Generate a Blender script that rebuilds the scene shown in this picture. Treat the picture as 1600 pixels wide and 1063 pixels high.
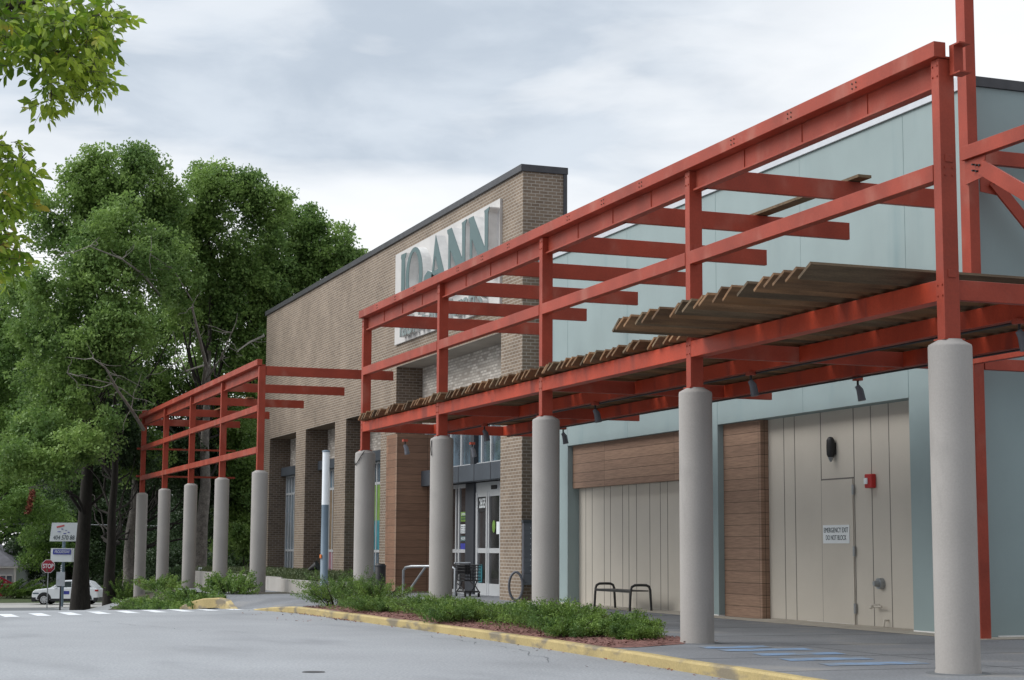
import bpy, bmesh, math, random
import numpy as np
from mathutils import Vector, Matrix

for o in list(bpy.data.objects): bpy.data.objects.remove(o)
S = bpy.context.scene
C = S.collection
R_ = math.radians

# ------------------------------------------------------------------ camera, world, sun, exposure
F_PX, YAW, PITCH, ROLL = 2694.6, 0.35865, 0.12087, 0.00507
CAM = Vector((-12.865, -18.936, 1.502))
fw = Vector((math.sin(YAW)*math.cos(PITCH), math.cos(YAW)*math.cos(PITCH), math.sin(PITCH)))
r0 = Vector((math.cos(YAW), -math.sin(YAW), 0)); u0 = r0.cross(fw)
RT = r0*math.cos(ROLL)+u0*math.sin(ROLL); UP = -r0*math.sin(ROLL)+u0*math.cos(ROLL)
cd = bpy.data.cameras.new('camera'); cam = bpy.data.objects.new('camera', cd); C.objects.link(cam)
M = Matrix((RT, UP, -fw)).transposed().to_4x4(); M.translation = CAM; cam.matrix_world = M
cd.sensor_fit = 'HORIZONTAL'; cd.sensor_width = 36.0; cd.lens = F_PX*36/1600; cd.clip_start = .1; cd.clip_end = 4000
S.camera = cam

SUN_EL, SUN_DIR_AZ = 38, 292     # azimuth (compass-like, 0 = +Y, clockwise) the light comes from
world = bpy.data.worlds.new("World"); S.world = world; world.use_nodes = True
nt = world.node_tree; nt.nodes.clear()
def N(nt, t, **kw):
    n = nt.nodes.new(t)
    for k, v in kw.items():
        if k.startswith('i_'): n.inputs[k[2:]].default_value = v
        else: setattr(n, k, v)
    return n
L = nt.links.new
wo = N(nt, 'ShaderNodeOutputWorld'); bg = N(nt, 'ShaderNodeBackground'); L(bg.outputs[0], wo.inputs[0])
sky = N(nt, 'ShaderNodeTexSky', sky_type='NISHITA', sun_disc=False, sun_elevation=R_(SUN_EL), sun_rotation=R_(SUN_DIR_AZ))
tc = N(nt, 'ShaderNodeTexCoord'); sx = N(nt, 'ShaderNodeSeparateXYZ'); L(tc.outputs['Generated'], sx.inputs[0])
mp = N(nt, 'ShaderNodeMapping'); mp.inputs['Scale'].default_value = (1.6, 1.6, 6.5); mp.inputs['Location'].default_value = (0.55, .2, .3)
L(tc.outputs['Generated'], mp.inputs[0])
nz = N(nt, 'ShaderNodeTexNoise'); nz.inputs['Scale'].default_value = 1.5; nz.inputs['Detail'].default_value = 5; nz.inputs['Roughness'].default_value = .48
L(mp.outputs[0], nz.inputs['Vector'])
def mapr(nt, src, a, b, c, d, smooth=True):
    m = N(nt, 'ShaderNodeMapRange'); m.interpolation_type = 'SMOOTHSTEP' if smooth else 'LINEAR'
    for k, v in zip(('From Min', 'From Max', 'To Min', 'To Max'), (a, b, c, d)): m.inputs[k].default_value = v
    nt.links.new(src, m.inputs['Value']); return m.outputs[0]
def mathn(nt, op, a, b):
    m = N(nt, 'ShaderNodeMath', operation=op)
    for i, v in enumerate((a, b)):
        if isinstance(v, (int, float)): m.inputs[i].default_value = v
        else: nt.links.new(v, m.inputs[i])
    return m.outputs[0]
def mixc(nt, fac, a, b, blend='MIX'):
    m = N(nt, 'ShaderNodeMixRGB', blend_type=blend)
    for i, v in enumerate((fac, a, b)):
        if isinstance(v, (int, float)): m.inputs[i].default_value = v
        elif isinstance(v, tuple): m.inputs[i].default_value = (*v, 1)
        else: nt.links.new(v, m.inputs[i])
    return m.outputs[0]
# grey deck of cloud above a bright band near the horizon, brightest overhead
el = sx.outputs['Z']
deck = mapr(nt, el, .165, .235, 0, 1)
nz2 = N(nt, 'ShaderNodeTexNoise'); nz2.inputs['Scale'].default_value = 5; nz2.inputs['Detail'].default_value = 6; nz2.inputs['Distortion'].default_value = .4; L(mp.outputs[0], nz2.inputs['Vector'])
lump = mathn(nt, 'ADD', mapr(nt, nz.outputs[0], .36, .66, -.55, .35), mapr(nt, nz2.outputs[0], .32, .68, -.30, .30))
dk = N(nt, 'ShaderNodeClamp'); L(mathn(nt, 'ADD', mathn(nt, 'MULTIPLY', deck, .72), mathn(nt, 'MULTIPLY', lump, deck)), dk.inputs[0])
east = mapr(nt, sx.outputs['X'], .36, .56, 1, .10)
dkf = mathn(nt, 'MULTIPLY', dk.outputs[0], east)
mp3 = N(nt, 'ShaderNodeMapping'); mp3.inputs['Scale'].default_value = (2.2, 2.2, 5.5); L(tc.outputs['Generated'], mp3.inputs[0])
nz3 = N(nt, 'ShaderNodeTexNoise'); nz3.inputs['Scale'].default_value = 3.2; nz3.inputs['Detail'].default_value = 7; nz3.inputs['Roughness'].default_value = .55; nz3.inputs['Distortion'].default_value = .3; L(mp3.outputs[0], nz3.inputs['Vector'])
dark_ = mixc(nt, mapr(nt, nz3.outputs[0], .35, .65, 0, 1), (.455, .515, .59), (.60, .655, .72))
cl = mixc(nt, dkf, (.87, .88, .89), dark_)
zen0 = mapr(nt, el, .36, .9, 1.0, 2.3)
# unseen sky dimmed behind the camera (-Y) and building side to direct the light
side = N(nt, 'ShaderNodeVectorMath', operation='DOT_PRODUCT'); L(tc.outputs['Generated'], side.inputs[0]); side.inputs[1].default_value = (-.45, .89, 0)
zen = mathn(nt, 'MULTIPLY', zen0, mapr(nt, side.outputs['Value'], -.7, .3, .55, 1.0))
cl2 = N(nt, 'ShaderNodeVectorMath', operation='SCALE'); L(cl, cl2.inputs[0]); L(zen, cl2.inputs['Scale'])
sk2 = N(nt, 'ShaderNodeVectorMath', operation='SCALE'); L(sky.outputs[0], sk2.inputs[0]); sk2.inputs['Scale'].default_value = .10
L(mixc(nt, .93, sk2.outputs[0], cl2.outputs[0]), bg.inputs['Color']); bg.inputs['Strength'].default_value = 1.0

ld = bpy.data.lights.new('sun', 'SUN'); sun = bpy.data.objects.new('sun', ld); C.objects.link(sun)
ld.energy = 1.8; ld.angle = R_(42); ld.color = (1, .96, .9)
az = R_(SUN_DIR_AZ); e = R_(SUN_EL)
sd = Vector((math.sin(az)*math.cos(e), math.cos(az)*math.cos(e), math.sin(e)))
sun.rotation_euler = sd.to_track_quat('Z', 'Y').to_euler(); sun.location = (0, 0, 60)
S.view_settings.view_transform = 'Standard'; S.view_settings.look = 'None'
S.view_settings.exposure = .32; S.view_settings.gamma = 1; S.view_settings.use_curve_mapping = False
S.render.engine = 'CYCLES'
S.cycles.max_bounces = 6; S.cycles.transparent_max_bounces = 4

rnd = random.Random(7)
def at(x, y, dep):                      # a point of the 1600 x 1063 photo at a given depth along the view axis
    return CAM + (fw + RT*((x-800)/F_PX) - UP*((y-531.5)/F_PX))*dep

# ------------------------------------------------------------------ materials
MATS = {}
def mat(name, col, rough=.7, metal=0, var=.12, vscale=3, fine=0, fscale=60, bump=0, spec=.4, coords='Object', stretch=None, dirt=None, orand=0):
    m = bpy.data.materials.new(name); m.use_nodes = True; t = m.node_tree; b = t.nodes['Principled BSDF']
    b.inputs['Roughness'].default_value = rough; b.inputs['Metallic'].default_value = metal
    b.inputs['Specular IOR Level'].default_value = spec
    c = N(t, 'ShaderNodeTexCoord').outputs[coords]
    if stretch:
        k = N(t, 'ShaderNodeMapping'); k.inputs['Scale'].default_value = stretch; t.links.new(c, k.inputs[0]); c = k.outputs[0]
    n = N(t, 'ShaderNodeTexNoise'); n.inputs['Scale'].default_value = vscale; n.inputs['Detail'].default_value = 6; t.links.new(c, n.inputs['Vector'])
    f = mapr(t, n.outputs[0], .3, .7, 1-var, 1+var, False)
    last = f
    if fine:
        n2 = N(t, 'ShaderNodeTexNoise'); n2.inputs['Scale'].default_value = fscale; n2.inputs['Detail'].default_value = 3; t.links.new(c, n2.inputs['Vector'])
        last = mathn(t, 'MULTIPLY', f, mapr(t, n2.outputs[0], .3, .7, 1-fine, 1+fine, False))
    if orand: last = mathn(t, 'MULTIPLY', last, mapr(t, N(t, 'ShaderNodeObjectInfo').outputs['Random'], 0, 1, 1-orand, 1+orand, False))
    sc = N(t, 'ShaderNodeVectorMath', operation='SCALE'); sc.inputs[0].default_value = col; t.links.new(last, sc.inputs['Scale'])
    out = sc.outputs[0]
    if dirt:
        dc, ds, lo, hi, dstr = dirt
        k = N(t, 'ShaderNodeMapping'); k.inputs['Scale'].default_value = dstr; t.links.new(N(t, 'ShaderNodeTexCoord').outputs[coords], k.inputs[0])
        n3 = N(t, 'ShaderNodeTexNoise'); n3.inputs['Scale'].default_value = ds; n3.inputs['Detail'].default_value = 5; t.links.new(k.outputs[0], n3.inputs['Vector'])
        out = mixc(t, mapr(t, n3.outputs[0], lo, hi, 0, .85), out, dc)
    t.links.new(out, b.inputs['Base Color'])
    if bump:
        bp = N(t, 'ShaderNodeBump'); bp.inputs['Strength'].default_value = bump; bp.inputs['Distance'].default_value = .02
        n4 = N(t, 'ShaderNodeTexNoise'); n4.inputs['Scale'].default_value = fscale; n4.inputs['Detail'].default_value = 4
        t.links.new(c, n4.inputs['Vector']); t.links.new(n4.outputs[0], bp.inputs['Height']); t.links.new(bp.outputs[0], b.inputs['Normal'])
    MATS[name] = m; return m

def brick_mat(name, c1, c2, mortar, bw=.27, bh=.1, ms=.013, var=.15):
    m = bpy.data.materials.new(name); m.use_nodes = True; t = m.node_tree; b = t.nodes['Principled BSDF']
    b.inputs['Roughness'].default_value = .9; b.inputs['Specular IOR Level'].default_value = .2
    tc = N(t, 'ShaderNodeTexCoord'); s = N(t, 'ShaderNodeSeparateXYZ'); t.links.new(tc.outputs['Object'], s.inputs[0])
    cb = N(t, 'ShaderNodeCombineXYZ'); t.links.new(mathn(t, 'ADD', s.outputs[0], s.outputs[1]), cb.inputs[0]); t.links.new(s.outputs[2], cb.inputs[1])
    br = N(t, 'ShaderNodeTexBrick'); t.links.new(cb.outputs[0], br.inputs['Vector'])
    br.inputs['Scale'].default_value = 1; br.inputs['Brick Width'].default_value = bw; br.inputs['Row Height'].default_value = bh
    br.inputs['Mortar Size'].default_value = ms; br.inputs['Mortar Smooth'].default_value = .15; br.inputs['Bias'].default_value = -.1
    br.inputs['Color1'].default_value = (*c1, 1); br.inputs['Color2'].default_value = (*c2, 1); br.inputs['Mortar'].default_value = (*mortar, 1)
    n = N(t, 'ShaderNodeTexNoise'); n.inputs['Scale'].default_value = .7; n.inputs['Detail'].default_value = 8; t.links.new(tc.outputs['Object'], n.inputs['Vector'])
    sc = N(t, 'ShaderNodeVectorMath', operation='SCALE'); t.links.new(br.outputs[0], sc.inputs[0]); t.links.new(mapr(t, n.outputs[0], .3, .7, 1-var, 1+var, False), sc.inputs['Scale'])
    t.links.new(sc.outputs[0], b.inputs['Base Color'])
    bp = N(t, 'ShaderNodeBump', invert=True); bp.inputs['Strength'].default_value = .5; bp.inputs['Distance'].default_value = .01
    t.links.new(br.outputs['Fac'], bp.inputs['Height']); t.links.new(bp.outputs[0], b.inputs['Normal'])
    MATS[name] = m; return m

def wood_mat(name, c1, c2, pitch, axis='Z', rough=.6, line=.05):
    """boards of the given pitch with dark joints and grain, colour changing from board to board"""
    m = bpy.data.materials.new(name); m.use_nodes = True; t = m.node_tree; b = t.nodes['Principled BSDF']
    b.inputs['Roughness'].default_value = rough; b.inputs['Specular IOR Level'].default_value = .3
    tc = N(t, 'ShaderNodeTexCoord'); s = N(t, 'ShaderNodeSeparateXYZ'); t.links.new(tc.outputs['Object'], s.inputs[0])
    h = mathn(t, 'DIVIDE', s.outputs[axis], pitch)
    fr = mathn(t, 'FRACT', h, 0); fl = mathn(t, 'FLOOR', h, 0)
    br = N(t, 'ShaderNodeTexBrick'); cb = N(t, 'ShaderNodeCombineXYZ')
    t.links.new(mathn(t, 'ADD', s.outputs[0], s.outputs[1]), cb.inputs[0]); t.links.new(s.outputs[2], cb.inputs[1]); t.links.new(cb.outputs[0], br.inputs['Vector'])
    br.inputs['Scale'].default_value = 1; br.inputs['Brick Width'].default_value = 4.3; br.offset = 0; br.inputs['Row Height'].default_value = pitch; br.inputs['Mortar Size'].default_value = pitch*line*.5
    br.inputs['Mortar Smooth'].default_value = .0
    br.inputs['Color1'].default_value = (*c1, 1); br.inputs['Color2'].default_value = (*c2, 1); br.inputs['Mortar'].default_value = (.02, .013, .01, 1)
    k = N(t, 'ShaderNodeMapping'); k.inputs['Scale'].default_value = (1.2, 1.2, 22); t.links.new(tc.outputs['Object'], k.inputs[0])
    n = N(t, 'ShaderNodeTexNoise'); n.inputs['Scale'].default_value = 2.2; n.inputs['Detail'].default_value = 6; t.links.new(k.outputs[0], n.inputs['Vector'])
    sc = N(t, 'ShaderNodeVectorMath', operation='SCALE'); t.links.new(br.outputs[0], sc.inputs[0]); t.links.new(mapr(t, n.outputs[0], .3, .7, .8, 1.2, False), sc.inputs['Scale'])
    t.links.new(sc.outputs[0], b.inputs['Base Color'])
    MATS[name] = m; return m

def leaf_mat(name, c_dark, c_light, scale=.35, trans=.25, spot=None):
    m = bpy.data.materials.new(name); m.use_nodes = True; t = m.node_tree; b = t.nodes['Principled BSDF']
    b.inputs['Roughness'].default_value = .55; b.inputs['Specular IOR Level'].default_value = .35
    tc = N(t, 'ShaderNodeTexCoord')
    n = N(t, 'ShaderNodeTexNoise'); n.inputs['Scale'].default_value = scale; n.inputs['Detail'].default_value = 4; t.links.new(tc.outputs['Object'], n.inputs['Vector'])
    g = N(t, 'ShaderNodeNewGeometry')
    f = mathn(t, 'ADD', mapr(t, n.outputs[0], .35, .65, 0, .6), mathn(t, 'MULTIPLY', g.outputs['Random Per Island'], .4))
    col = mixc(t, f, c_dark, c_light)
    if spot:
        n2 = N(t, 'ShaderNodeTexNoise'); n2.inputs['Scale'].default_value = spot[1]; t.links.new(tc.outputs['Object'], n2.inputs['Vector'])
        col = mixc(t, mapr(t, n2.outputs[0], spot[2], spot[2]+.08, 0, .8), col, spot[0])
    t.links.new(col, b.inputs['Base Color'])
    tr = N(t, 'ShaderNodeBsdfTranslucent'); sc = N(t, 'ShaderNodeVectorMath', operation='SCALE'); t.links.new(col, sc.inputs[0]); sc.inputs['Scale'].default_value = 1.3
    t.links.new(sc.outputs[0], tr.inputs[0])
    mx = N(t, 'ShaderNodeMixShader'); mx.inputs[0].default_value = trans; t.links.new(b.outputs[0], mx.inputs[1]); t.links.new(tr.outputs[0], mx.inputs[2])
    t.links.new(mx.outputs[0], t.nodes['Material Output'].inputs[0])
    MATS[name] = m; return m

mat('red_steel', (.295, .046, .025), .5, var=.20, vscale=1.2, fine=.08, fscale=30, spec=.32, dirt=((.36, .125, .09), 1.7, .52, .82, (1, 1, .6)))
mat('red_steel_stained', (.37, .044, .017), .5, var=.14, vscale=1.2, fine=.08, fscale=30, spec=.32, dirt=((.20, .030, .018), 1.0, .52, .70, (2.2, 2.2, .35)))
mat('concrete_paint', (.312, .296, .282), .8, var=.06, vscale=.8, fine=.04, fscale=40, bump=.15, dirt=((.24, .23, .22), 1.5, .56, .74, (1.6, 1.6, .5)))
mat('teal_wall', (.272, .345, .352), .75, var=.05, vscale=.8, fine=.02, fscale=60, bump=.05, dirt=((.20, .285, .30), .8, .56, .8, (1, 1.6, .25)))
mat('teal_joint', (.18, .25, .25), .8)
mat('tan_panel', (.52, .485, .425), .7, var=.04, vscale=1, fine=.02, fscale=50)
mat('tan_joint', (.15, .14, .13), .9)
mat('white_paint', (.78, .78, .77), .6, var=.05)
mat('letter_white', (.66, .66, .65), .9, var=.12, vscale=3, spec=.2)
mat('letter_faded', (.19, .23, .23), .8, var=.25, vscale=4)
mat('light_metal', (.55, .58, .62), .45, metal=.3, var=.05)
mat('window_frame', (.60, .62, .64), .4, metal=.4, var=.04)
mat('dark_metal', (.045, .05, .06), .5, metal=.2, var=.1)
mat('coping', (.07, .072, .08), .5, metal=.3, var=.15)
mat('band_metal', (.085, .10, .12), .45, metal=.4, var=.15, vscale=1)
mat('galvanised', (.35, .37, .39), .4, metal=.8, var=.15, vscale=6)
mat('black_metal', (.018, .018, .02), .5, var=.2)
mat('bench_metal', (.045, .045, .045), .45, metal=.3, var=.1)
mat('mail_metal', (.12, .125, .145), .5, metal=.3, var=.1)
mat('lamp_grey', (.13, .18, .23), .5, var=.08)
mat('lamp_white', (.80, .84, .88), .3, var=.02)
mat('orange', (.75, .22, .06), .6)
mat('red_paint', (.42, .02, .02), .4)
mat('sign_red', (.30, .012, .03), .45)
mat('sign_white', (.72, .76, .78), .5, var=.03)
mat('sign_panel', (.52, .51, .50), .9, var=.05, vscale=2, dirt=((.5, .48, .46), 1.2, .6, .8, (1, 1, .5)))
mat('letter_teal', (.095, .15, .155), .5, var=.05)
mat('letter_text', (.03, .05, .06), .6)
mat('sign_blue', (.04, .05, .30), .5)
mat('text_red', (.5, .10, .10), .6)
mat('poster_green', (.14, .25, .05), .4, var=.3, vscale=3)
mat('poster_teal', (.04, .20, .24), .4, var=.3, vscale=3)
mat('poster_pink', (.30, .14, .18), .4, var=.4, vscale=3)
mat('poster_dark', (.05, .09, .08), .4)
mat('interior', (.05, .045, .042), .8, var=.4, vscale=1.5)
mat('deck_wood', (.175, .098, .048), .75, var=.35, vscale=1.6, fine=.2, fscale=25, stretch=(1, 6, 6), dirt=((.20, .10, .040), 1.1, .54, .70, (.5, 3, 3)), orand=.38)
mat('deck_grey', (.135, .094, .055), .8, var=.3, vscale=2, fine=.2, fscale=25, stretch=(1, 6, 6), orand=.35)
mat('asphalt', (.252, .266, .283), .75, var=.10, vscale=.3, fine=.22, fscale=26, bump=.45, spec=.5, dirt=((.155, .165, .18), .42, .52, .78, (1, .35, 1)))
mat('walk_asphalt', (.165, .174, .188), .8, var=.16, vscale=.6, fine=.22, fscale=26, bump=.4, spec=.4, dirt=((.25, .24, .225), .55, .54, .70, (1, 1, 1)))
mat('far_asphalt', (.13, .14, .15), .8, var=.1, vscale=.4, fine=.1)
mat('road_concrete', (.36, .355, .34), .8, var=.06, vscale=.4)
mat('concrete', (.36, .33, .28), .85, var=.12, vscale=1.5, fine=.08, fscale=30, bump=.2)
mat('planter_concrete', (.36, .345, .325), .85, var=.1, vscale=1, fine=.05, dirt=((.22, .21, .2), 2, .55, .8, (1, 1, .3)))
mat('kerb_yellow', (.40, .315, .145), .85, var=.14, vscale=1.3, fine=.12, fscale=30, bump=.3, dirt=((.17, .15, .12), 1.3, .50, .62, (1, .8, 2.5)))
mat('road_paint', (.62, .65, .68), .7, var=.15, vscale=4, dirt=((.26, .27, .29), 3, .6, .75, (1, 1, 1)))
mat('blue_paint', (.17, .26, .40), .7, var=.15, vscale=3, dirt=((.18, .20, .22), 2.2, .46, .6, (1, 1, 1)))
mat('mulch', (.20, .10, .085), .95, var=.4, vscale=9, fine=.35, fscale=40, bump=.8)
mat('soil', (.05, .045, .03), .95, var=.3, vscale=.5)
mat('lawn', (.06, .085, .03), .95, var=.3, vscale=.4, fine=.3, fscale=8)
mat('bark_dark', (.022, .019, .016), .95, var=.3, vscale=2, fine=.3, fscale=9, bump=.8, stretch=(3, 3, .6))
mat('bark_grey', (.17, .155, .14), .95, var=.3, vscale=3, fine=.25, fscale=12, bump=.5)
mat('bark_pale', (.20, .185, .165), .95, var=.3, vscale=4)
mat('bark_near', (.05, .042, .035), .9, var=.3)
mat('dead_leaf', (.16, .045, .022), .8, var=.4, vscale=6)
mat('house_wall', (.52, .55, .58), .8, var=.04, stretch=(1, 1, 12), vscale=2)
mat('house_roof', (.10, .10, .115), .9, var=.2, vscale=3, fine=.2)
mat('tyre', (.012, .012, .012), .9); mat('hub', (.45, .46, .48), .35, metal=.7)
mat('car_white', (.75, .78, .82), .2, var=.01, spec=.6)
mat('car_black', (.015, .016, .02), .4)
mat('tail_red', (.35, .02, .02), .2)
mat('wire', (.25, .26, .27), .6)
def glass_mat(name, col, rough=.06, spec=.7):
    m = bpy.data.materials.new(name); m.use_nodes = True; b = m.node_tree.nodes['Principled BSDF']
    t = m.node_tree; tc = N(t, 'ShaderNodeTexCoord'); n = N(t, 'ShaderNodeTexNoise'); n.inputs['Scale'].default_value = .9; n.inputs['Detail'].default_value = 4
    t.links.new(tc.outputs['Object'], n.inputs['Vector']); t.links.new(mixc(t, mapr(t, n.outputs[0], .35, .65, 0, 1), tuple(c*.6 for c in col), tuple(c*1.5 for c in col)), b.inputs['Base Color'])
    b.inputs['Roughness'].default_value = rough; b.inputs['Specular IOR Level'].default_value = spec
    MATS[name] = m
glass_mat('glass_dark', (.03, .03, .032)); glass_mat('glass_blue', (.075, .11, .14), .1, .8); glass_mat('car_glass', (.04, .06, .06), .05)
brick_mat('brick_tan', (.235, .182, .135), (.175, .133, .10), (.36, .325, .285))
brick_mat('brick_shaded', (.15, .112, .084), (.10, .076, .058), (.245, .215, .185), ms=.011)  # tan brick darkened; shade of recesses and canopy put into its colour
brick_mat('brick_light', (.60, .56, .51), (.30, .265, .23), (.33, .30, .27), bw=.3, bh=.1, ms=.016, var=.12)
wood_mat('wood_clad', (.31, .20, .14), (.24, .152, .108), .26, line=.035)
wood_mat('wood_clad_red', (.28, .160, .105), (.21, .120, .080), .26, line=.035)
leaf_mat('oak_leaf', (.078, .155, .040), (.26, .385, .10), .45, .32)
leaf_mat('oak_leaf_light', (.075, .15, .038), (.23, .36, .085), .4, .3)
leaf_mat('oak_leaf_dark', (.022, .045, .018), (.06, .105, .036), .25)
leaf_mat('near_leaf', (.09, .18, .016), (.30, .38, .04), 2.0, .45, spot=((.34, .25, .04), 2.6, .62))
leaf_mat('shrub_leaf', (.045, .105, .026), (.20, .31, .06), 1.6, .25, spot=((.16, .07, .03), 1.5, .70))
leaf_mat('grass_blade', (.05, .08, .03), (.13, .16, .07), 1.5, .2)

# ------------------------------------------------------------------ mesh helpers
def tag(o, label=None, cat=None, group=None, kind=None):
    if label: o['label'] = label
    if cat: o['category'] = cat
    if group: o['group'] = group
    if kind: o['kind'] = kind
    return o
def empty(name, loc, label, cat, group=None, rz=0):
    o = bpy.data.objects.new(name, None); C.objects.link(o); o.location = loc; o.rotation_euler.z = rz
    o.empty_display_size = .2
    return tag(o, label, cat, group)
def root_of(o):
    while o.parent: o = o.parent
    return o
class MB:
    def __init__(s): s.v = []; s.f = []; s.sm = []
    def add(s, vs, fs, smooth=False):
        n = len(s.v); s.v += [tuple(v) for v in vs]; s.f += [tuple(i+n for i in f) for f in fs]; s.sm += [smooth]*len(fs); return s
    def box(s, x0, x1, y0, y1, z0, z1):
        x0, x1 = sorted((x0, x1)); y0, y1 = sorted((y0, y1)); z0, z1 = sorted((z0, z1))
        v = [(x, y, z) for x in (x0, x1) for y in (y0, y1) for z in (z0, z1)]
        return s.add(v, [(0, 1, 3, 2), (4, 6, 7, 5), (0, 4, 5, 1), (2, 3, 7, 6), (0, 2, 6, 4), (1, 5, 7, 3)])
    def bar(s, p0, p1, w, h, up=(0, 0, 1)):          # bar between points, width w across, height h along up
        p0, p1 = Vector(p0), Vector(p1); d = (p1-p0).normalized(); u = Vector(up)
        sd = d.cross(u).normalized(); u = sd.cross(d).normalized()
        v = []
        for p in (p0, p1):
            for a, b in ((-1, -1), (1, -1), (1, 1), (-1, 1)): v.append(p+sd*(a*w/2)+u*(b*h/2))
        return s.add(v, [(0, 3, 2, 1), (4, 5, 6, 7), (0, 1, 5, 4), (1, 2, 6, 5), (2, 3, 7, 6), (3, 0, 4, 7)])
    def tube(s, pts, rs, n=10, closed=False):
        pts = [Vector(p) for p in pts]
        if isinstance(rs, (int, float)): rs = [rs]*len(pts)
        vs = []; prev = None
        for i, p in enumerate(pts):
            if closed: d = pts[(i+1) % len(pts)]-pts[i-1]
            else: d = pts[min(i+1, len(pts)-1)]-pts[max(i-1, 0)]
            d.normalize()
            a = prev if prev is not None else (Vector((0, 0, 1)) if abs(d.z) < .9 else Vector((1, 0, 0)))
            a = (a-d*a.dot(d)).normalized(); prev = a; b = d.cross(a)
            for k in range(n):
                t = 2*math.pi*k/n; vs.append(p+(a*math.cos(t)+b*math.sin(t))*rs[i])
        fs = []; m = len(pts)
        for i in range(m if closed else m-1):
            j = (i+1) % m
            for k in range(n): fs.append((i*n+k, i*n+(k+1) % n, j*n+(k+1) % n, j*n+k))
        s.add(vs, fs, True)
        if not closed: s.add(vs[:n], [tuple(range(n))[::-1]]); s.add(vs[-n:], [tuple(range(n))])
        return s
    def lathe(s, prof, loc, n=40):
        vs = []; fs = []
        for r, z in prof:
            for k in range(n):
                t = 2*math.pi*k/n; vs.append((loc[0]+r*math.cos(t), loc[1]+r*math.sin(t), loc[2]+z))
        for i in range(len(prof)-1):
            for k in range(n): fs.append((i*n+k, i*n+(k+1) % n, (i+1)*n+(k+1) % n, (i+1)*n+k))
        fs.append(tuple(range(n))[::-1]); fs.append(tuple((len(prof)-1)*n+k for k in range(n)))
        s.add(vs, fs[:-2], True); s.add(vs, fs[-2:]); return s
    def prism(s, poly, axis, a, b):                  # poly in the other two axes, extruded along axis from a to b
        n = len(poly); vs = []
        for t in (a, b):
            for p in poly:
                q = list(p); q.insert(axis, t); vs.append(q)
        return s.add(vs, [tuple(range(n)), tuple(range(n, 2*n))[::-1]]+[(i, n+i, n+(i+1) % n, (i+1) % n) for i in range(n)])
    def build(s, name, m, parent=None, bevel=0, local=False):
        me = bpy.data.meshes.new(name)
        off = Vector((0, 0, 0)) if (parent is None or local) else root_of(parent).location
        me.from_pydata([(v[0]-off[0], v[1]-off[1], v[2]-off[2]) for v in s.v], [], s.f)
        me.polygons.foreach_set('use_smooth', s.sm); me.update()
        bm = bmesh.new(); bm.from_mesh(me); bmesh.ops.recalc_face_normals(bm, faces=bm.faces); bm.to_mesh(me); bm.free()
        me.materials.append(MATS[m]); o = bpy.data.objects.new(name, me); C.objects.link(o)
        if parent: o.parent = parent
        if bevel:
            b = o.modifiers.new('bevel', 'BEVEL'); b.width = bevel; b.segments = 2; b.limit_method = 'ANGLE'
        return o
def B(*a): return MB().box(*a)
def copy_tree(o, parent=None):
    c = o.copy(); C.objects.link(c); c.parent = parent
    for ch in o.children: copy_tree(ch, c)
    return c
def curve_mesh(name, splines, depth, m, parent, place, holes=True):
    """flat outline (list of closed point lists in u,v) extruded; place maps (u,v,w) -> world"""
    cu = bpy.data.curves.new('outline', 'CURVE'); cu.dimensions = '2D'; cu.fill_mode = 'BOTH'; cu.extrude = depth/2
    for pts in splines:
        sp = cu.splines.new('POLY'); sp.points.add(len(pts)-1); sp.use_cyclic_u = True
        for i, (x, y) in enumerate(pts): sp.points[i].co = (x, y, 0, 1)
    return _finish(name, cu, m, parent, place)
def _finish(name, cu, m, parent, place):
    tmp = bpy.data.objects.new('tmp', cu); C.objects.link(tmp); bpy.context.view_layer.update()
    me = bpy.data.meshes.new_from_object(tmp.evaluated_get(bpy.context.evaluated_depsgraph_get()))
    bpy.data.objects.remove(tmp); bpy.data.curves.remove(cu)
    off = root_of(parent).location if parent else Vector((0, 0, 0))
    for v in me.vertices: v.co = Vector(place(*v.co))-off
    me.polygons.foreach_set('use_smooth', [False]*len(me.polygons)); me.update()
    me.materials.clear(); me.materials.append(MATS[m]); me.name = name
    o = bpy.data.objects.new(name, me); C.objects.link(o)
    if parent: o.parent = parent
    return o
def text_mesh(name, body, size, m, parent, place, depth=.004, width=None, align='CENTER', shear=0, bold=0):
    cu = bpy.data.curves.new('t', 'FONT'); cu.body = body; cu.size = size; cu.align_x = align; cu.align_y = 'CENTER'; cu.extrude = depth/2; cu.shear = shear
    cu.offset = bold
    o = _finish(name, cu, m, None, lambda a, b, c: (a, b, c))
    me = o.data
    xs = [v.co.x for v in me.vertices]
    k = 1.0
    if width and xs: k = width/(max(xs)-min(xs))
    off = root_of(parent).location if parent else Vector((0, 0, 0))
    for v in me.vertices: v.co = Vector(place(v.co.x*k, v.co.y, v.co.z))-off
    if parent: o.parent = parent
    return o
def onX(x, yc, zc): return lambda u, v, w: (x-w, yc-u, zc+v)      # on a wall facing -X: reader's right is -Y
def onV(p):                                                       # facing the camera direction, upright
    rr = r0; nn = Vector((fw.x, fw.y, 0)).normalized()
    return lambda u, v, w: tuple(Vector(p)+rr*u+Vector((0, 0, v))-nn*w)

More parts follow.
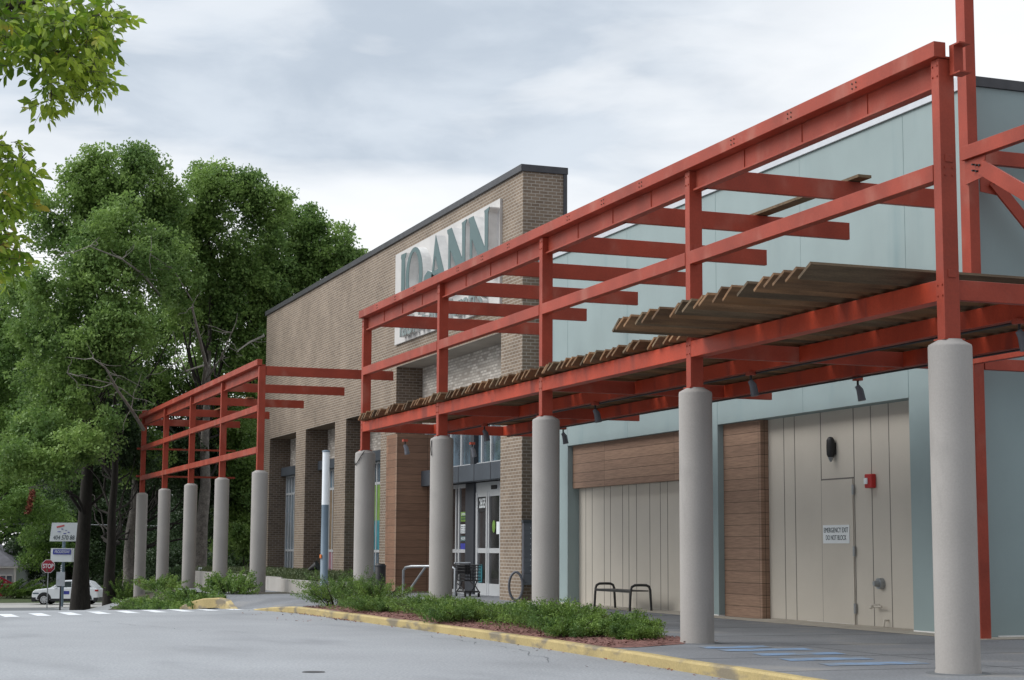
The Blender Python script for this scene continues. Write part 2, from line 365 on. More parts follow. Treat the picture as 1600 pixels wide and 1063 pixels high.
# ------------------------------------------------------------------ terrain
def lotz(Y): return float(np.interp(Y, [-200, 24, 30, 36, 44, 52, 62, 72, 82, 98, 108, 140, 400], [-.15, -.15, -.21, -.42, -.74, -1.04, -1.40, -1.76, -1.92, -2.22, -2.0, -1.6, -1.0]))
def bedz(Y): return float(np.interp(Y, [-200, 40, 46, 53.6, 60, 67, 75, 90, 98, 108, 140, 400], [0, 0, -.1, -.26, -.64, -1.14, -1.75, -2.05, -2.22, -2.0, -1.6, -1.0]))
def gz(X, Y):
    if Y < 31: return lotz(Y)
    t = min(1, max(0, (X+2.7)/1.7)); t = t*t*(3-2*t); w = min(1, (Y-31)/7.0)
    return lotz(Y)*(1-t*w)+(bedz(Y)-.004)*t*w
xs = sorted(set([-400, -250, -150, -100, -70, -50, -40, -30, -25, -20, -15] + [round(-12+.4*i, 2) for i in range(36)] + [3, 4, 6, 10, 20, 40, 80, 150, 300, 500]))
ys = sorted(set([-200, -120, -80, -50, -30, -20, -10, 0, 10, 20] + [22+1.0*i for i in range(80)] + [105, 110, 120, 130, 140, 160, 200, 260, 350, 500, 700, 1000]))
def sheet(name, xs, ys, zf, m, kind='structure', parent=None, faces=None):
    mb = MB(); n = len(ys)
    vs = [(x, y, zf(x, y)) for x in xs for y in ys]; fs = []
    for i in range(len(xs)-1):
        for j in range(n-1):
            if faces and not faces((xs[i]+xs[i+1])/2, (ys[j]+ys[j+1])/2): continue
            fs.append((i*n+j, (i+1)*n+j, (i+1)*n+j+1, i*n+j+1))
    mb.add(vs, fs, True); o = mb.build(name, m, parent)
    if kind: o['kind'] = kind
    return o
sheet('ground', xs, ys, gz, 'asphalt')
sheet('lawn', xs, [y for y in ys if 100 <= y <= 500], lambda x, y: gz(x, y)+.03, 'lawn')
sheet('planting_bed', [x for x in xs if -3.0 <= x <= 0], [y for y in ys if 36 <= y <= 60], lambda x, y: gz(x, y)+.016, 'soil')
sheet('verge', [x for x in xs if -1.4 <= x <= 10], [y for y in ys if 38 <= y <= 86], lambda x, y: gz(x, y)+.012, 'soil')
sheet('road', [x for x in xs if -150 <= x <= 20], [84, 88, 92, 96, 99, 103], lambda x, y: gz(x, y)+.02, 'road_concrete')
sheet('side_road', [x for x in xs if -100 <= x <= -2.4], [y for y in ys if 46 <= y <= 84], lambda x, y: gz(x, y)+.008, 'far_asphalt')

# sidewalk slab (top at z = 0) with a ramp down to the lot between the two planting beds
KX = [(-12, -2.45), (-1, -2.33), (3, -2.2), (7, -2.05), (10, -2.0), (14, -2.0), (19, -2.12), (24, -2.2), (26, -2.25)]
def kx(Y): return float(np.interp(Y, [a for a, b in KX], [b for a, b in KX]))
def walkz(X, Y):
    if Y <= 25.6 or Y >= 36: return 0.0
    t = min(1, max(0, (X+2.9)/2.4)); t = t*t*(3-2*t); k = min(1, (Y-25.6)/2.2, (36-Y)/2.5); return (gz(X, Y)-.04)*(1-t)*k
mb = MB()
yy = [-60, -30] + [i*1.0 for i in range(-12, 25)] + [25, 25.3, 25.6, 26, 26.4, 26.8, 27.3, 27.8, 28.5, 29.2, 30, 31, 32, 33, 33.5, 34, 34.5, 35, 36, 38, 42, 46]
gx = [0, .2, .4, .6, .8, 1, 1.3, 1.6, 2.0, 2.4, 3.4, 6, 12, 26]
vs = []; fs = []
for y in yy:
    x0 = float(np.interp(y, [25.6, 27.6, 28.5, 31.5, 32.0, 33.2, 34.0, 36.0], [kx(25.6)+.16, -2.33, -2.9, -2.9, -2.53, -2.38, -2.3, -1.9])) if y > 25.6 else kx(y)+.16
    for g in gx: X = x0+g; vs.append((X, y, walkz(X, y)))
for j in range(len(yy)-1):
    for i in range(len(gx)-1): a = j*len(gx)+i; fs.append((a, a+1, a+len(gx)+1, a+len(gx)))
mb.add(vs, fs, False); tag(mb.build('sidewalk', 'walk_asphalt'), kind='structure')
tag(B(5.15, 5.749, 6.9, 28.35, .004, .012).box(5.7495, 6.095, 9.14, 15.2, .004, .011).box(5.7495, 6.095, 18.01, 26.18, .004, .011).box(5.15, 26, 6.25, 6.888, .004, .012).build('concrete_strip', 'concrete'), kind='structure')

def kerb(name, pts, w=.17, depth=.3):
    """pts: (x, y, ztop); rounded top edge towards the lot (-X)"""
    mb = MB(); vs = []; prof = [(0, -depth), (0, -.03), (.03, 0), (w, 0), (w, -depth)]; n = len(prof)
    for i, p in enumerate(pts):
        a = Vector(pts[max(0, i-1)][:2]); b = Vector(pts[min(len(pts)-1, i+1)][:2]); d = (b-a).normalized(); nrm = Vector((d.y, -d.x))
        for u, z in prof: vs.append((p[0]+nrm.x*u, p[1]+nrm.y*u, p[2]+z))
    fs = [(i*n+k, i*n+(k+1) % n, (i+1)*n+(k+1) % n, (i+1)*n+k) for i in range(len(pts)-1) for k in range(n)]
    fs += [tuple(range(n)), tuple((len(pts)-1)*n+k for k in range(n))]
    mb.add(vs, fs); return tag(mb.build(name, 'kerb_yellow'), kind='structure')
kp = [(kx(y), y, .006+.004*math.sin(y*1.7)) for y in [-12+.8*i for i in range(48)] if y < 25.4] + [(-2.25, 25.6, 0), (-2.3, 26.5, -.03), (-2.45, 27.6, -.09), (-2.6, 28.7, -.17)]
kerb('kerb', kp)
kerb('kerb.001', [(-2.72, 31.0, -.235), (-2.65, 31.9, -.16), (-2.5, 33.2, -.04), (-2.6, 33.9, .0), (-2.9, 34.6, -.04), (-3.15, 35.5, -.16), (-3.3, 36.4, -.34)])

# markings
mb = MB()
for i in range(15):
    cx = -2.2-i*.80; cy = 30.6-i*.60
    for j in range(4):
        y0 = cy-1.3+j*.65; y1 = y0+.65
        mb.add([(cx-.17, y0, gz(cx, y0)+.006), (cx+.17, y0, gz(cx, y0)+.006), (cx+.17, y1, gz(cx, y1)+.006), (cx-.17, y1, gz(cx, y1)+.006)], [(0, 1, 2, 3)])
tag(mb.build('crosswalk_markings', 'road_paint'), kind='structure')
mb = MB()
for (x0, x1, y, dx) in ((-.5, .55, 5.45, .1), (-.55, .85, 4.7, .1), (-.55, .75, 3.6, .1), (-.75, .5, 2.45, .1), (-.75, .7, 1.4, .1)):
    mb.add([(x0-.1, y-.26, .006), (x1, y-.26, .006), (x1+dx, y+.24, .006), (x0+dx-.1, y+.24, .006)], [(0, 1, 2, 3)])
tag(mb.build('parking_markings', 'blue_paint'), kind='structure')
# hairline cracks sealed in the lot
mb = MB(); rnd.seed(3)
for (x, y, dx, dy) in ((-5.2, 14, -.35, .9), (-3.3, 5, -.02, 1)):
    p = Vector((x, y)); pts = []
    for k in range(26): pts.append((p.x, p.y)); p += Vector((dx+rnd.uniform(-.5, .5), dy))*.33
    for a, b in zip(pts[:-1], pts[1:]):
        z = -.145; w = rnd.uniform(.004, .010)
        mb.add([(a[0]-w, a[1], z), (a[0]+w, a[1], z), (b[0]+w, b[1], z), (b[0]-w, b[1], z)], [(0, 1, 2, 3)])
tag(mb.build('asphalt_cracks', 'far_asphalt'), kind='structure')

q = Vector((-7.07, 4.06, 0)); tag(MB().lathe([(.16, -.149), (.15, -.143)], (q.x, q.y, 0), 24).build('valve_cover', 'black_metal'), 'small round dark cover set into the pale asphalt at the bottom edge', 'cover')
mb = MB()
for y in (-2.2, .4, 3.0, 5.7, 8.6, 11.6, 14.6, 17.6, 20.6): mb.box(.6 if y > 5 else kx(y)+.18, 5.14, y-.008, y+.008, .003, .005)
mb.box(1.25, 1.27, -12, 5.7, .003, .005)
tag(mb.build('walk_joints', 'far_asphalt'), kind='structure')
# mulch bed with loose chips
def bedin(X, Y): return kx(Y)+.16 < X < float(np.interp(Y, [5.8, 6.6, 9, 26], [-1.2, .2, .35, .3]))
mb = MB(); yb = [5.8+.5*i for i in range(40)]; vs = []; fs = []
for y in yb:
    a = kx(y)+.17; b = float(np.interp(y, [5.8, 7, 9, 25.5], [-1.5, .55, .45, .35]))
    for k in range(5):
        t = k/4; vs.append((a+(b-a)*t, y, .006+.05*math.sin(math.pi*t)*min(1, (y-5.8)/1.5, (25.4-y)/1.5)))
for j in range(len(yb)-1):
    for i in range(4): a = j*5+i; fs.append((a, a+1, a+6, a+5))
mb.add(vs, fs, False); tag(mb.build('mulch_bed', 'mulch'), kind='structure')
mb = MB(); rnd.seed(5)
for i in range(5200):
    y = rnd.uniform(6, 25.3); a = kx(y)+.2; b = float(np.interp(y, [5.8, 7, 9, 25.5], [-1.5, .55, .45, .35])); t = rnd.random()**1.3; x = a+(b-a)*t
    p = Vector((x, y, .02+.05*math.sin(math.pi*t))); l = rnd.uniform(.03, .08); w = rnd.uniform(.012, .03)
    th = rnd.uniform(0, 6.28); d = Vector((math.cos(th), math.sin(th), rnd.uniform(-.3, .5)))*l/2; q = Vector((-math.sin(th), math.cos(th), rnd.uniform(-.4, .4)))*w/2
    mb.add([p-d-q, p+d-q, p+d+q, p-d+q], [(0, 1, 2, 3)])
tag(mb.build('mulch_chips', 'mulch'), 'reddish bark mulch chips scattered over the planting bed', kind='stuff')
# dead leaves in the gutter
mb = MB()
for i in range(260):
    y = rnd.choice([rnd.gauss(24, 2.2), rnd.uniform(0, 26), rnd.gauss(20.5, .5)]); x = kx(y)-abs(rnd.gauss(0, .1))-.02-(rnd.random() < .12)*rnd.uniform(0, 1.5); l = rnd.uniform(.015, .045); th = rnd.uniform(0, 6.28)
    p = Vector((x, y, lotz(y)+.012)); d = Vector((math.cos(th), math.sin(th), .3))*l; q = Vector((-math.sin(th), math.cos(th), 0))*l*.5
    mb.add([p-d, p-q, p+d, p+q], [(0, 1, 2, 3)])
tag(mb.build('leaf_litter', 'dead_leaf'), 'dry brown leaf litter lying along the yellow kerb', kind='stuff')

# ------------------------------------------------------------------ brick store
XF, YB = 5.2, 28.39
bs = empty('brick_store', (XF, YB, 0), 'long tan brick store with dark coping, deep window bays and a recessed glass entrance', 'building')
wall = MB()
wall.box(5.2, 6.56, 28.39, 30.2, 0, 8.1)
for a, b in ((41.27, 43.2), (48.2, 49.93), (54.95, 56.75), (62.05, 63.3)): wall.box(5.2, 6.56, a, b, 0, 6.68)
wall.box(5.2, 6.56, 28.39, 41.27, 8.1, 12.75); wall.box(5.2, 6.56, 41.27, 63.3, 6.68, 12.75); wall.box(5.2, 6.56, 41.27, 43.2, 6.68, 6.681)
# return wall and hidden sides keep the volume closed
wall.box(6.56, 24, 28.41, 28.6, 0, 9.6); wall.box(6.56, 24, 62.9, 63.28, 0, 12.4); wall.box(23.6, 24, 28.6, 62.9, 0, 9.6)
wall.build('wall', 'brick_tan', bs)
# thin sheets of darkened brick painting shade on bay reveals and lower end wall
for hi, zt in ((62.05, 6.68), (54.95, 6.68), (48.2, 6.68)): B(5.204, 6.3, hi-.012, hi-.001, 0, zt).build('reveal_shade', 'brick_shaded', bs)
B(5.204, 6.3, 41.258, 41.269, 0, 8.1).build('reveal_shade', 'brick_shaded', bs)
B(5.204, 5.749, 28.376, 28.389, 0, 4.9).build('end_wall_shade', 'brick_shaded', bs)
B(5.12, 6.64, 28.33, 63.4, 12.75, 12.96).box(6.50, 6.62, 28.345, 28.389, 9.6, 12.75).build('coping', 'coping', bs, .01)
B(6.6, 23.6, 28.6, 62.9, 9.3, 9.4).build('roof', 'house_roof', bs)
lb = MB()
for a, b in ((43.2, 48.2-.012), (49.93, 54.95-.012), (56.75, 62.05-.012)): lb.box(6.2, 6.5, a, b, 5.25, 6.68)
lb.box(6.2, 6.5, 30.2, 41.25, 5.95, 8.1); lb.build('light_brick_panel', 'brick_light', bs)
# window bays
for bi, (a, b) in enumerate(((43.2, 48.19), (49.93, 54.94), (56.75, 62.04))):
    B(5.76, 6.2, a+.002, b-.013, 4.9, 5.3).build('window_header', 'band_metal', bs, .01)
    fr = MB()
    for z0, z1 in ((.42, .5), (1.36, 1.46), (4.0, 4.1), (4.82, 4.9)): fr.box(6.02, 6.09, a, b-.03, z0, z1)
    ym = [b-.07, b-.62, b-1.15, b-1.7, b-2.4, b-3.1, b-3.9, a+.06]
    for y in ym: fr.box(6.01, 6.10, y-.045, y+.045, .42, 4.9)
    B(6.0, 6.5, a, b-.013, 0, .42).build('window_sill', 'brick_shaded', bs)
    f = fr.build('window', 'window_frame', bs)
    B(6.06, 6.065, a, b-.03, .42, 4.9).build('pane', 'glass_blue', f)
    if bi == 0:
        for nm, z0, z1, mm in (('poster', 2.6, 4.0, 'poster_green'), ('poster', 1.46, 2.6, 'poster_teal')):
            B(6.04, 6.055, 44.2, 47.95, z0, z1).build(nm, mm, f)
    if bi == 1: B(6.04, 6.055, 51, 54.2, 1.46, 4.0).build('poster', 'deck_grey', f); B(6.04, 6.055, 51, 54.2, .5, 1.36).build('poster', 'poster_pink', f)
# entrance storefront
B(5.9, 6.3, 30.2, 40.9, 3.73, 4.28).build('entrance_band', 'band_metal', bs, .01)
for y in (33.0, 34.6, 36.2, 37.7, 39.3): B(5.888, 5.90, y, y+.03, 3.73, 4.28).build('band_seam', 'coping', bs)
uw = MB()
for z0, z1 in ((4.28, 4.36), (5.87, 5.95)): uw.box(6.3, 6.4, 30.2, 41.25, z0, z1)
for y in (32.0, 33.1, 34.1, 35.0, 35.9, 37.1, 38.2, 39.6, 41.15): uw.box(6.29, 6.41, y-.05, y+.05, 4.28, 5.95)
u = uw.build('upper_window', 'window_frame', bs); B(6.36, 6.365, 30.2, 41.2, 4.3, 5.9).build('pane', 'glass_blue', u)
B(6.2, 6.42, 35.5, 35.85, 4.28, 5.94).build('dark_post', 'dark_metal', bs)
sl = MB()
for y0, y1 in ((38.07, 38.5), (39.6, 39.7), (37.33, 37.42)): sl.box(6.58, 6.68, y0, y1 if y0 != 38.07 else 38.2, 0, 3.74)
sl.box(6.58, 6.68, 38.4, 38.5, 0, 3.74)
for z0, z1 in ((0, .12), (1.38, 1.50), (3.6, 3.74)): sl.box(6.59, 6.67, 37.4, 41.2, z0, z1)
sf = sl.build('side_window', 'window_frame', bs); B(6.62, 6.625, 37.4, 41.2, .1, 3.7).build('pane', 'glass_dark', sf)
for z0, z1, mm in ((2.45, 2.78, 'poster_green'), (2.05, 2.35, 'sign_white'), (1.78, 1.95, 'letter_teal'), (1.5, 1.7, 'sign_blue')): B(6.605, 6.618, 37.44, 37.98, z0, z1).build('window_notice', mm, sf)
for z in (2.52, 2.6): B(6.60, 6.604, 37.5, 37.9, z, z+.035).build('notice_print', 'letter_text', sf)
for k in range(4): B(6.60, 6.604, 37.5, 37.68, 2.08+.065*k, 2.11+.065*k).box(6.60, 6.604, 37.74, 37.92, 2.08+.065*k, 2.11+.065*k).build('notice_print', 'letter_text', sf)
text_mesh('notice_lettering', 'WELCOME', .12, 'sign_white', sf, onX(6.602, 37.7, 1.865), width=.46)
text_mesh('notice_lettering', 'OPEN', .12, 'sign_white', sf, onX(6.602, 37.7, 2.7), width=.40)
B(6.5, 6.75, 36.34, 37.2, 0, 3.73).build('entrance_post', 'dark_metal', bs, .01)
dr = MB()
dr.box(6.58, 6.70, 30.2, 36.34, 3.41, 3.73)
for y0, y1 in ((36.14, 36.34), (35.19, 35.31), (35.0, 35.1), (33.9, 34.0), (32.8, 32.9), (31.7, 31.8), (30.2, 30.3)): dr.box(6.57, 6.69, y0, y1, 0, 3.41)
for z0, z1 in ((0, .38), (1.38, 1.54), (3.25, 3.41)): dr.box(6.585, 6.675, 30.2, 36.2, z0, z1)
d = dr.build('sliding_door', 'window_frame', bs); B(6.62, 6.625, 30.2, 36.2, .1, 3.5).build('pane', 'glass_dark', d)
B(6.545, 6.565, 34.25, 34.75, 3.47, 3.6).build('door_sensor', 'black_metal', d)
B(6.600, 6.618, 35.31, 36.14, 2.75, 3.28).build('number_plate', 'black_metal', d)
text_mesh('street_number', '2655', .44, 'sign_white', d, onX(6.595, 35.72, 3.02), width=.6, bold=.008)
B(6.60, 6.618, 34.0, 34.35, 2.0, 2.4).build('door_notice', 'sign_white', d)
MB().lathe([(.16, 0), (.16, .01)], (0, 0, 0), 20)
ds = MB(); c = [(34.62+.14*math.cos(t*math.pi/10), 2.25+.2*math.sin(t*math.pi/10)) for t in range(20)]
ds.prism(c, 0, 6.60, 6.618).build('door_decal', 'poster_green', d)
B(6.60, 6.618, 35.75, 36.08, .4, 1.0).build('door_decal', 'poster_teal', d)
# timber clad pier beside the entrance
B(5.0, 6.9, 40.35, 41.25, 0, 5.6).box(5.0, 5.198, 41.25, 41.75, 0, 5.6).build('timber_pier', 'wood_clad_red', bs, .006)
B(4.975, 5.0, 40.33, 40.5, 0, 5.6).build('timber_trim', 'wood_clad', bs)
B(6.95, 7.2, 28.6, 41.3, 0, 5.95).build('interior_wall', 'interior', bs)

# ------------------------------------------------------------------ sign on the store
sg = empty('store_sign', (5.2, 35.7, 8.9), 'large white store sign with raised teal letters on the brick wall', 'sign')
B(5.12, 5.198, 30.15, 41.3, 8.9, 12.25).build('sign_panel', 'sign_panel', sg)
def P(u, v): return (u, v)
def ell(cx, cy, rx, ry, n=40, ph=0): return [(cx+rx*math.cos(2*math.pi*i/n), cy+ry*math.sin(2*math.pi*i/n)) for i in range(n)]
zb = 9.98; H = 1.97
def NL(u0, w):
    u1 = u0+w
    return [[(u0, 0), (u0+.30, 0), (u0+.27, .1), (u0+.25, 1.25), (u1-.42, -.02), (u1-.12, -.02), (u1-.10, H-.14), (u1+.02, H-.02), (u1+.02, H+.02), (u1-.46, H-.02), (u1-.42, H-.12), (u1-.40, .78), (u0+.36, H), (u0-.10, H), (u0-.06, H-.12), (u0+.04, H-.2), (u0+.05, .1)]]
LET = {
 'J': [[(1.82, H), (2.42, H-.02), (2.38, H-.12), (2.28, H-.2), (2.26, .45), (2.18, .1), (1.95, -.2), (1.55, -.36), (1.15, -.30), (1.0, -.02), (1.1, .22), (1.3, .18), (1.32, 0), (1.5, -.14), (1.72, -.05), (1.84, .3), (1.86, H-.2), (1.8, H-.12)]],
 'O': [ell(3.37, H/2, .97, H/2+.02), ell(3.36, H/2, .60, H/2-.14)],
 'A': [[(5.78, H+.04), (7.12, .02), (6.58, .0), (6.18, .68), (5.6, .66), (5.3, .84), (4.95, .92), (4.6, .8), (4.4, .5), (4.2, .12), (4.36, .1), (4.62, .42), (4.9, .5), (5.2, .38), (5.34, .22), (5.3, .1), (5.5, .0), (5.62, .2), (5.6, .42), (5.35, .62)], [(5.74, 1.32), (5.62, .80), (6.08, .82)]],
 'N1': NL(7.1, 1.85), 'N2': NL(9.25, 1.85)}
for k, spl in LET.items():
    l = curve_mesh('letter', spl, .32, 'letter_white', sg, lambda u, v, w: (4.96-w, 41.3-u, zb+v))
    curve_mesh('letter_face', spl, .016, 'letter_teal', l, lambda u, v, w: (4.79-w, 41.3-u, zb+v))
l = text_mesh('letter', 'fabric and crafts', 1.0, 'letter_white', sg, onX(5.02, 35.6, 9.35), depth=.18, width=8.9, bold=.01)
text_mesh('letter_face', 'fabric and crafts', 1.0, 'letter_faded', l, onX(4.92, 35.6, 9.35), depth=.014, width=8.9, bold=.01)

# ------------------------------------------------------------------ teal building
tb = empty('teal_building', (5.75, 6.9, 0), 'pale teal stucco building with two recessed bays facing the walkway', 'building')
w = MB()
w.box(5.75, 6.2, 6.9, 9.13, 0, 9.95); w.box(5.75, 6.2, 17.03, 18.0, 0, 4.42); w.box(5.75, 6.2, 26.19, 28.388, 0, 4.42)
w.box(5.75, 6.2, 9.13, 28.388, 4.42, 9.95)
w.box(6.2, 26, 6.9, 7.3, 0, 9.95); w.box(25.6, 26, 7.3, 28.3, 0, 9.2)
w.build('wall', 'teal_wall', tb)
B(6.2, 25.6, 7.3, 28.35, 9.0, 9.1).build('roof', 'house_roof', tb)
B(5.70, 5.76, 6.91, 28.39, 9.955, 10.22).build('flashing', 'light_metal', tb, .006)
B(5.765, 6.25, 7.36, 28.38, 9.955, 10.13).build('coping', 'coping', tb)
B(5.765, 26.05, 6.85, 7.35, 9.955, 10.14).build('coping', 'coping', tb, .006)
j = MB()
for y in (9.13, 17.03, 26.2): j.box(5.747, 5.75, y-.008, y+.008, 4.425, 9.95)
for y in (13.1, 22.1): j.box(5.7475, 5.75, y-.004, y+.004, 4.425, 9.95)
j.box(5.746, 5.75, 6.9, 28.38, 9.925, 9.95)
for x in (9.2, 13): j.box(x-.008, x+.008, 6.897, 6.9, 0, 9.95)
j.build('panel_joint', 'teal_joint', tb)
B(5.742, 5.7495, 6.9, 9.13, 0, .035).box(5.742, 5.7495, 17.05, 18, 0, .035).box(5.742, 5.7495, 26.19, 28.38, 0, .035).box(6.0, 26, 6.892, 6.8995, 0, .035).box(5.76, 6.1, 17.02, 17.028, 0, .03).build('base_flashing', 'white_paint', tb)
XTAN = 6.10
B(XTAN, 6.25, 18.0, 26.19, 0, 4.42).box(XTAN, 6.25, 9.13, 17.03, 0, 4.42).build('tan_panel', 'tan_panel', tb)
GR = []
for y in (25.7, 25.25, 24.42, 24.0, 23.2, 22.8, 22.32, 21.5, 20.87, 20.45, 19.66, 19.2, 18.6): GR.append((y, .010, 0, 3.25))
for y in (14.55, 14.08): GR.append((y, .010, .03, 4.42))
for y in (12.98, 11.68): GR.append((y, .012, .03, 4.42))
for y in (11.03, 10.38): GR.append((y, .010, .03, 4.42))
for y, hw_, z0, z1 in GR: B(XTAN-.004, XTAN, y-hw_, y+hw_, z0, z1).build('panel_groove', 'tan_joint', tb)
B(XTAN-.006, XTAN-.0005, 11.70, 12.96, 2.98, 3.01).build('door_head_groove', 'tan_joint', tb)
B(XTAN-.05, XTAN-.0045, 9.2, 15.1, 0, .03).build('sill', 'concrete', tb)
B(5.90, XTAN-.001, 18.0, 26.18, 3.22, 4.419).build('timber_header', 'wood_clad', tb)
B(5.90, XTAN-.001, 15.25, 17.028, .0, 4.419).build('timber_panel', 'wood_clad', tb)
B(XTAN-.03, XTAN-.0045, 11.72, 12.94, .035, 2.975).build('emergency_door', 'tan_panel', tb, .004)
dd = tb.children[-1]
for z in (2.75, 1.5, .35): MB().box(XTAN-.06, XTAN-.03, 11.64, 11.70, z-.1, z+.1).build('hinge', 'galvanised', dd)
B(XTAN-.035, XTAN-.031, 11.72, 13.6, .0, .035).build('door_threshold', 'white_paint', dd)

es = empty('exit_sign', (XTAN-.035, 12.35, 1.62), 'white sign reading EMERGENCY EXIT DO NOT BLOCK fixed to the tan door', 'sign')
B(XTAN-.042, XTAN-.032, 11.85, 12.88, 1.66, 2.04).build('sign_plate', 'sign_white', es)
text_mesh('sign_text', 'EMERGENCY EXIT', .145, 'letter_text', es, onX(XTAN-.044, 12.365, 1.93), width=.95)
text_mesh('sign_text', 'DO NOT BLOCK', .145, 'letter_text', es, onX(XTAN-.044, 12.365, 1.775), width=.80)
wl = empty('wall_lamp', (XTAN, 12.45, 3.4), 'small dark teardrop wall lamp above the emergency door', 'lamp')
mb = MB(); mb.lathe([(.06, 0), (.085, .06), (.09, .2), (.085, .36), (.05, .42), (.02, .43)], (XTAN-.10, 12.42, 3.44), 20); mb.box(XTAN-.1, XTAN, 12.36, 12.48, 3.5, 3.75); mb.build('lamp_housing', 'black_metal', wl)
MB().lathe([(.02, -.09), (.05, -.03), (.062, .004)], (XTAN-.10, 12.42, 3.44), 20).build('lamp_lens', 'galvanised', wl)
fa = empty('fire_alarm', (XTAN, 11.0, 2.8), 'red fire alarm horn with a white strobe on the tan wall', 'alarm')
B(XTAN-.12, XTAN-.004, 10.86, 11.12, 2.76, 3.04).build('alarm_body', 'red_paint', fa, .02); B(XTAN-.15, XTAN-.12, 10.98, 11.10, 2.84, 2.96).build('strobe', 'sign_white', fa, .01)
vt = empty('wall_outlet', (XTAN, 10.75, .85), 'round metal hose connection low on the tan wall', 'outlet')
mb = MB(); mb.tube([(XTAN-.10, 10.72, .87), (XTAN, 10.72, .87)], .11, 20); mb.build('flange', 'galvanised', vt); MB().tube([(XTAN-.2, 10.72, .87), (XTAN-.1, 10.72, .87)], [.05, .07], 14).build('cap', 'galvanised', vt)
vp = empty('hose_tap', (XTAN, 10.8, .3), 'tan painted tap and pipe stub just above the walkway under the round connection', 'tap')
MB().tube([(XTAN-.01, 10.85, .43), (XTAN-.18, 10.85, .43), (XTAN-.2, 10.85, .38)], .035, 10).tube([(XTAN-.14, 10.55, .42), (XTAN-.14, 10.82, .42)], .02, 8).build('tap', 'tan_panel', vp)
MB().tube([(XTAN-.01, 10.52, .16), (XTAN-.1, 10.52, .16), (XTAN-.12, 10.52, .04)], .02, 8).build('drain_pipe', 'tan_panel', vp)

# ------------------------------------------------------------------ concrete columns
YS = [-.49, 6.7, 13.4, 20.1, 26.8]; YL = [40.2, 46.9, 53.6, 60.3, 67.0]
ZC = 4.18
CL = ['grey round concrete column nearest the camera, at the right end of the red frame',
 'grey round concrete column at the end of the mulch bed, second nearest', 'grey round concrete column in front of the brick and teal joint by the mailboxes',
 'grey round concrete column in front of the entrance, with a dark cable at its top', 'grey round concrete column at the far end of the covered frame, looped cable on its top',
 'pale round concrete column beside the far ramp, tallest of the distant row', 'second round concrete column of the distant row, behind a low shrub',
 'third round concrete column of the distant row, in front of a tree trunk', 'fourth round concrete column of the distant row, pale with streaks', 'farthest and smallest round concrete column beside the roadside trees']
col0 = None
for i, y in enumerate(YS+YL):
    if i < 5:
        if col0 is None:
            col0 = empty('concrete_column', (0, y, 0), CL[0], 'column', 'round concrete columns under the red frames')
            MB().lathe([(.285, -.3), (.285, .03), (.276, .05), (.276, ZC-.10), (.268, ZC-.07), (.16, ZC-.01), (.16, ZC)], (0, y, 0), 48).build('shaft', 'concrete_paint', col0)
            MB().lathe([(.40, .003), (.38, .009)], (0, y, 0), 32).build('base_ring', 'far_asphalt', col0)
        else:
            c = copy_tree(col0); c.location = (0, y, 0); c['label'] = CL[i]
    else:
        zb_ = gz(0, y); c = empty('concrete_column', (0, y, zb_), CL[i], 'column', 'round concrete columns under the red frames')
        MB().lathe([(.285, -.3), (.276, .05), (.276, ZC-zb_-.10), (.268, ZC-zb_-.07), (.16, ZC-zb_-.01), (.16, ZC-zb_)], (0, y, zb_), 32).build('shaft', 'concrete_paint', c)
# cables dangling on two caps
for y, pts, lab in ((20.1, [(-.02, 0, .02), (-.18, -.05, 0), (-.28, -.06, -.1), (-.295, -.06, -.3), (-.285, -.08, -.45)], 'short dark cable end hanging over the column cap in front of the entrance'),
                    (26.8, [(-.1, .26, .0), (-.2, .24, -.12), (-.285, .05, -.28), (-.29, -.06, -.38), (-.26, -.15, -.3), (-.18, -.24, -.12), (-.1, -.27, .0)], 'thin dark cable looped over the column cap at the far end of the canopy')):
    o = MB().tube([(a, y+b, ZC-.03+c_) for a, b, c_ in pts], .012, 6).build('cable', 'black_metal'); tag(o, lab, 'cable')

# ------------------------------------------------------------------ red steel frames
pg = empty('steel_frame', (0, 6.7, ZC), 'long rust red steel frame carrying the slatted timber canopy in front of the shops', 'pergola')
for y in YS:
    B(-.125, .11, y-.085, y+.085, ZC-.02, 7.83).build('post', 'red_steel', pg, .008)
for y in YS[:3]:
    for z in (5.05, 6.55): B(-.06, .06, y-.097, y-.085, z-.08, z+.02).build('cleat', 'red_steel', pg, .004)
for y in YS:
    bm_ = MB()
    for z in (4.74, 4.88, 7.60, 7.74):
        for dy in (-.05, .05): bm_.tube([(-.138, y+dy, z), (-.125, y+dy, z)], .014, 6)
    for z in (6.30, 6.40):
        for dx in (-.06, .05): bm_.tube([(dx, y-.097, z), (dx, y-.085, z)], .014, 6)
    bm_.build('bolt', 'red_steel', pg)
    B(-.16, .15, y-.12, y+.12, ZC-.012, ZC+.008).build('base_plate', 'red_steel', pg)
for i_, (a, b) in enumerate(zip(YS[:-1], YS[1:])):
    for k_ in (.25, .5, .75):
        y = a+(b-a)*k_; MB().tube([(-.222, y-.05, 7.90), (-.21, y-.05, 7.90)], .012, 6).tube([(-.222, y+.05, 7.90), (-.21, y+.05, 7.90)], .012, 6).tube([(-.222, y-.05, 7.97), (-.21, y-.05, 7.97)], .012, 6).tube([(-.222, y+.05, 7.97), (-.21, y+.05, 7.97)], .012, 6).build('bolt', 'bark_near', pg)
B(-.21, -.03, YS[0]-.12, YS[4]+.15, 7.835, 8.04).build('top_rail', 'red_steel', pg, .008)
tbm = MB()
for a, b in zip(YS[:-1], YS[1:]):
    tbm.box(.0, .02, a+.085, b-.085, 7.52, 7.83); tbm.box(-.06, .10, a+.085, b-.085, 7.49, 7.52)
tbm.box(-.03, .10, YS[0]-.1, YS[4]+.1, 7.835, 7.86)
st = MB()
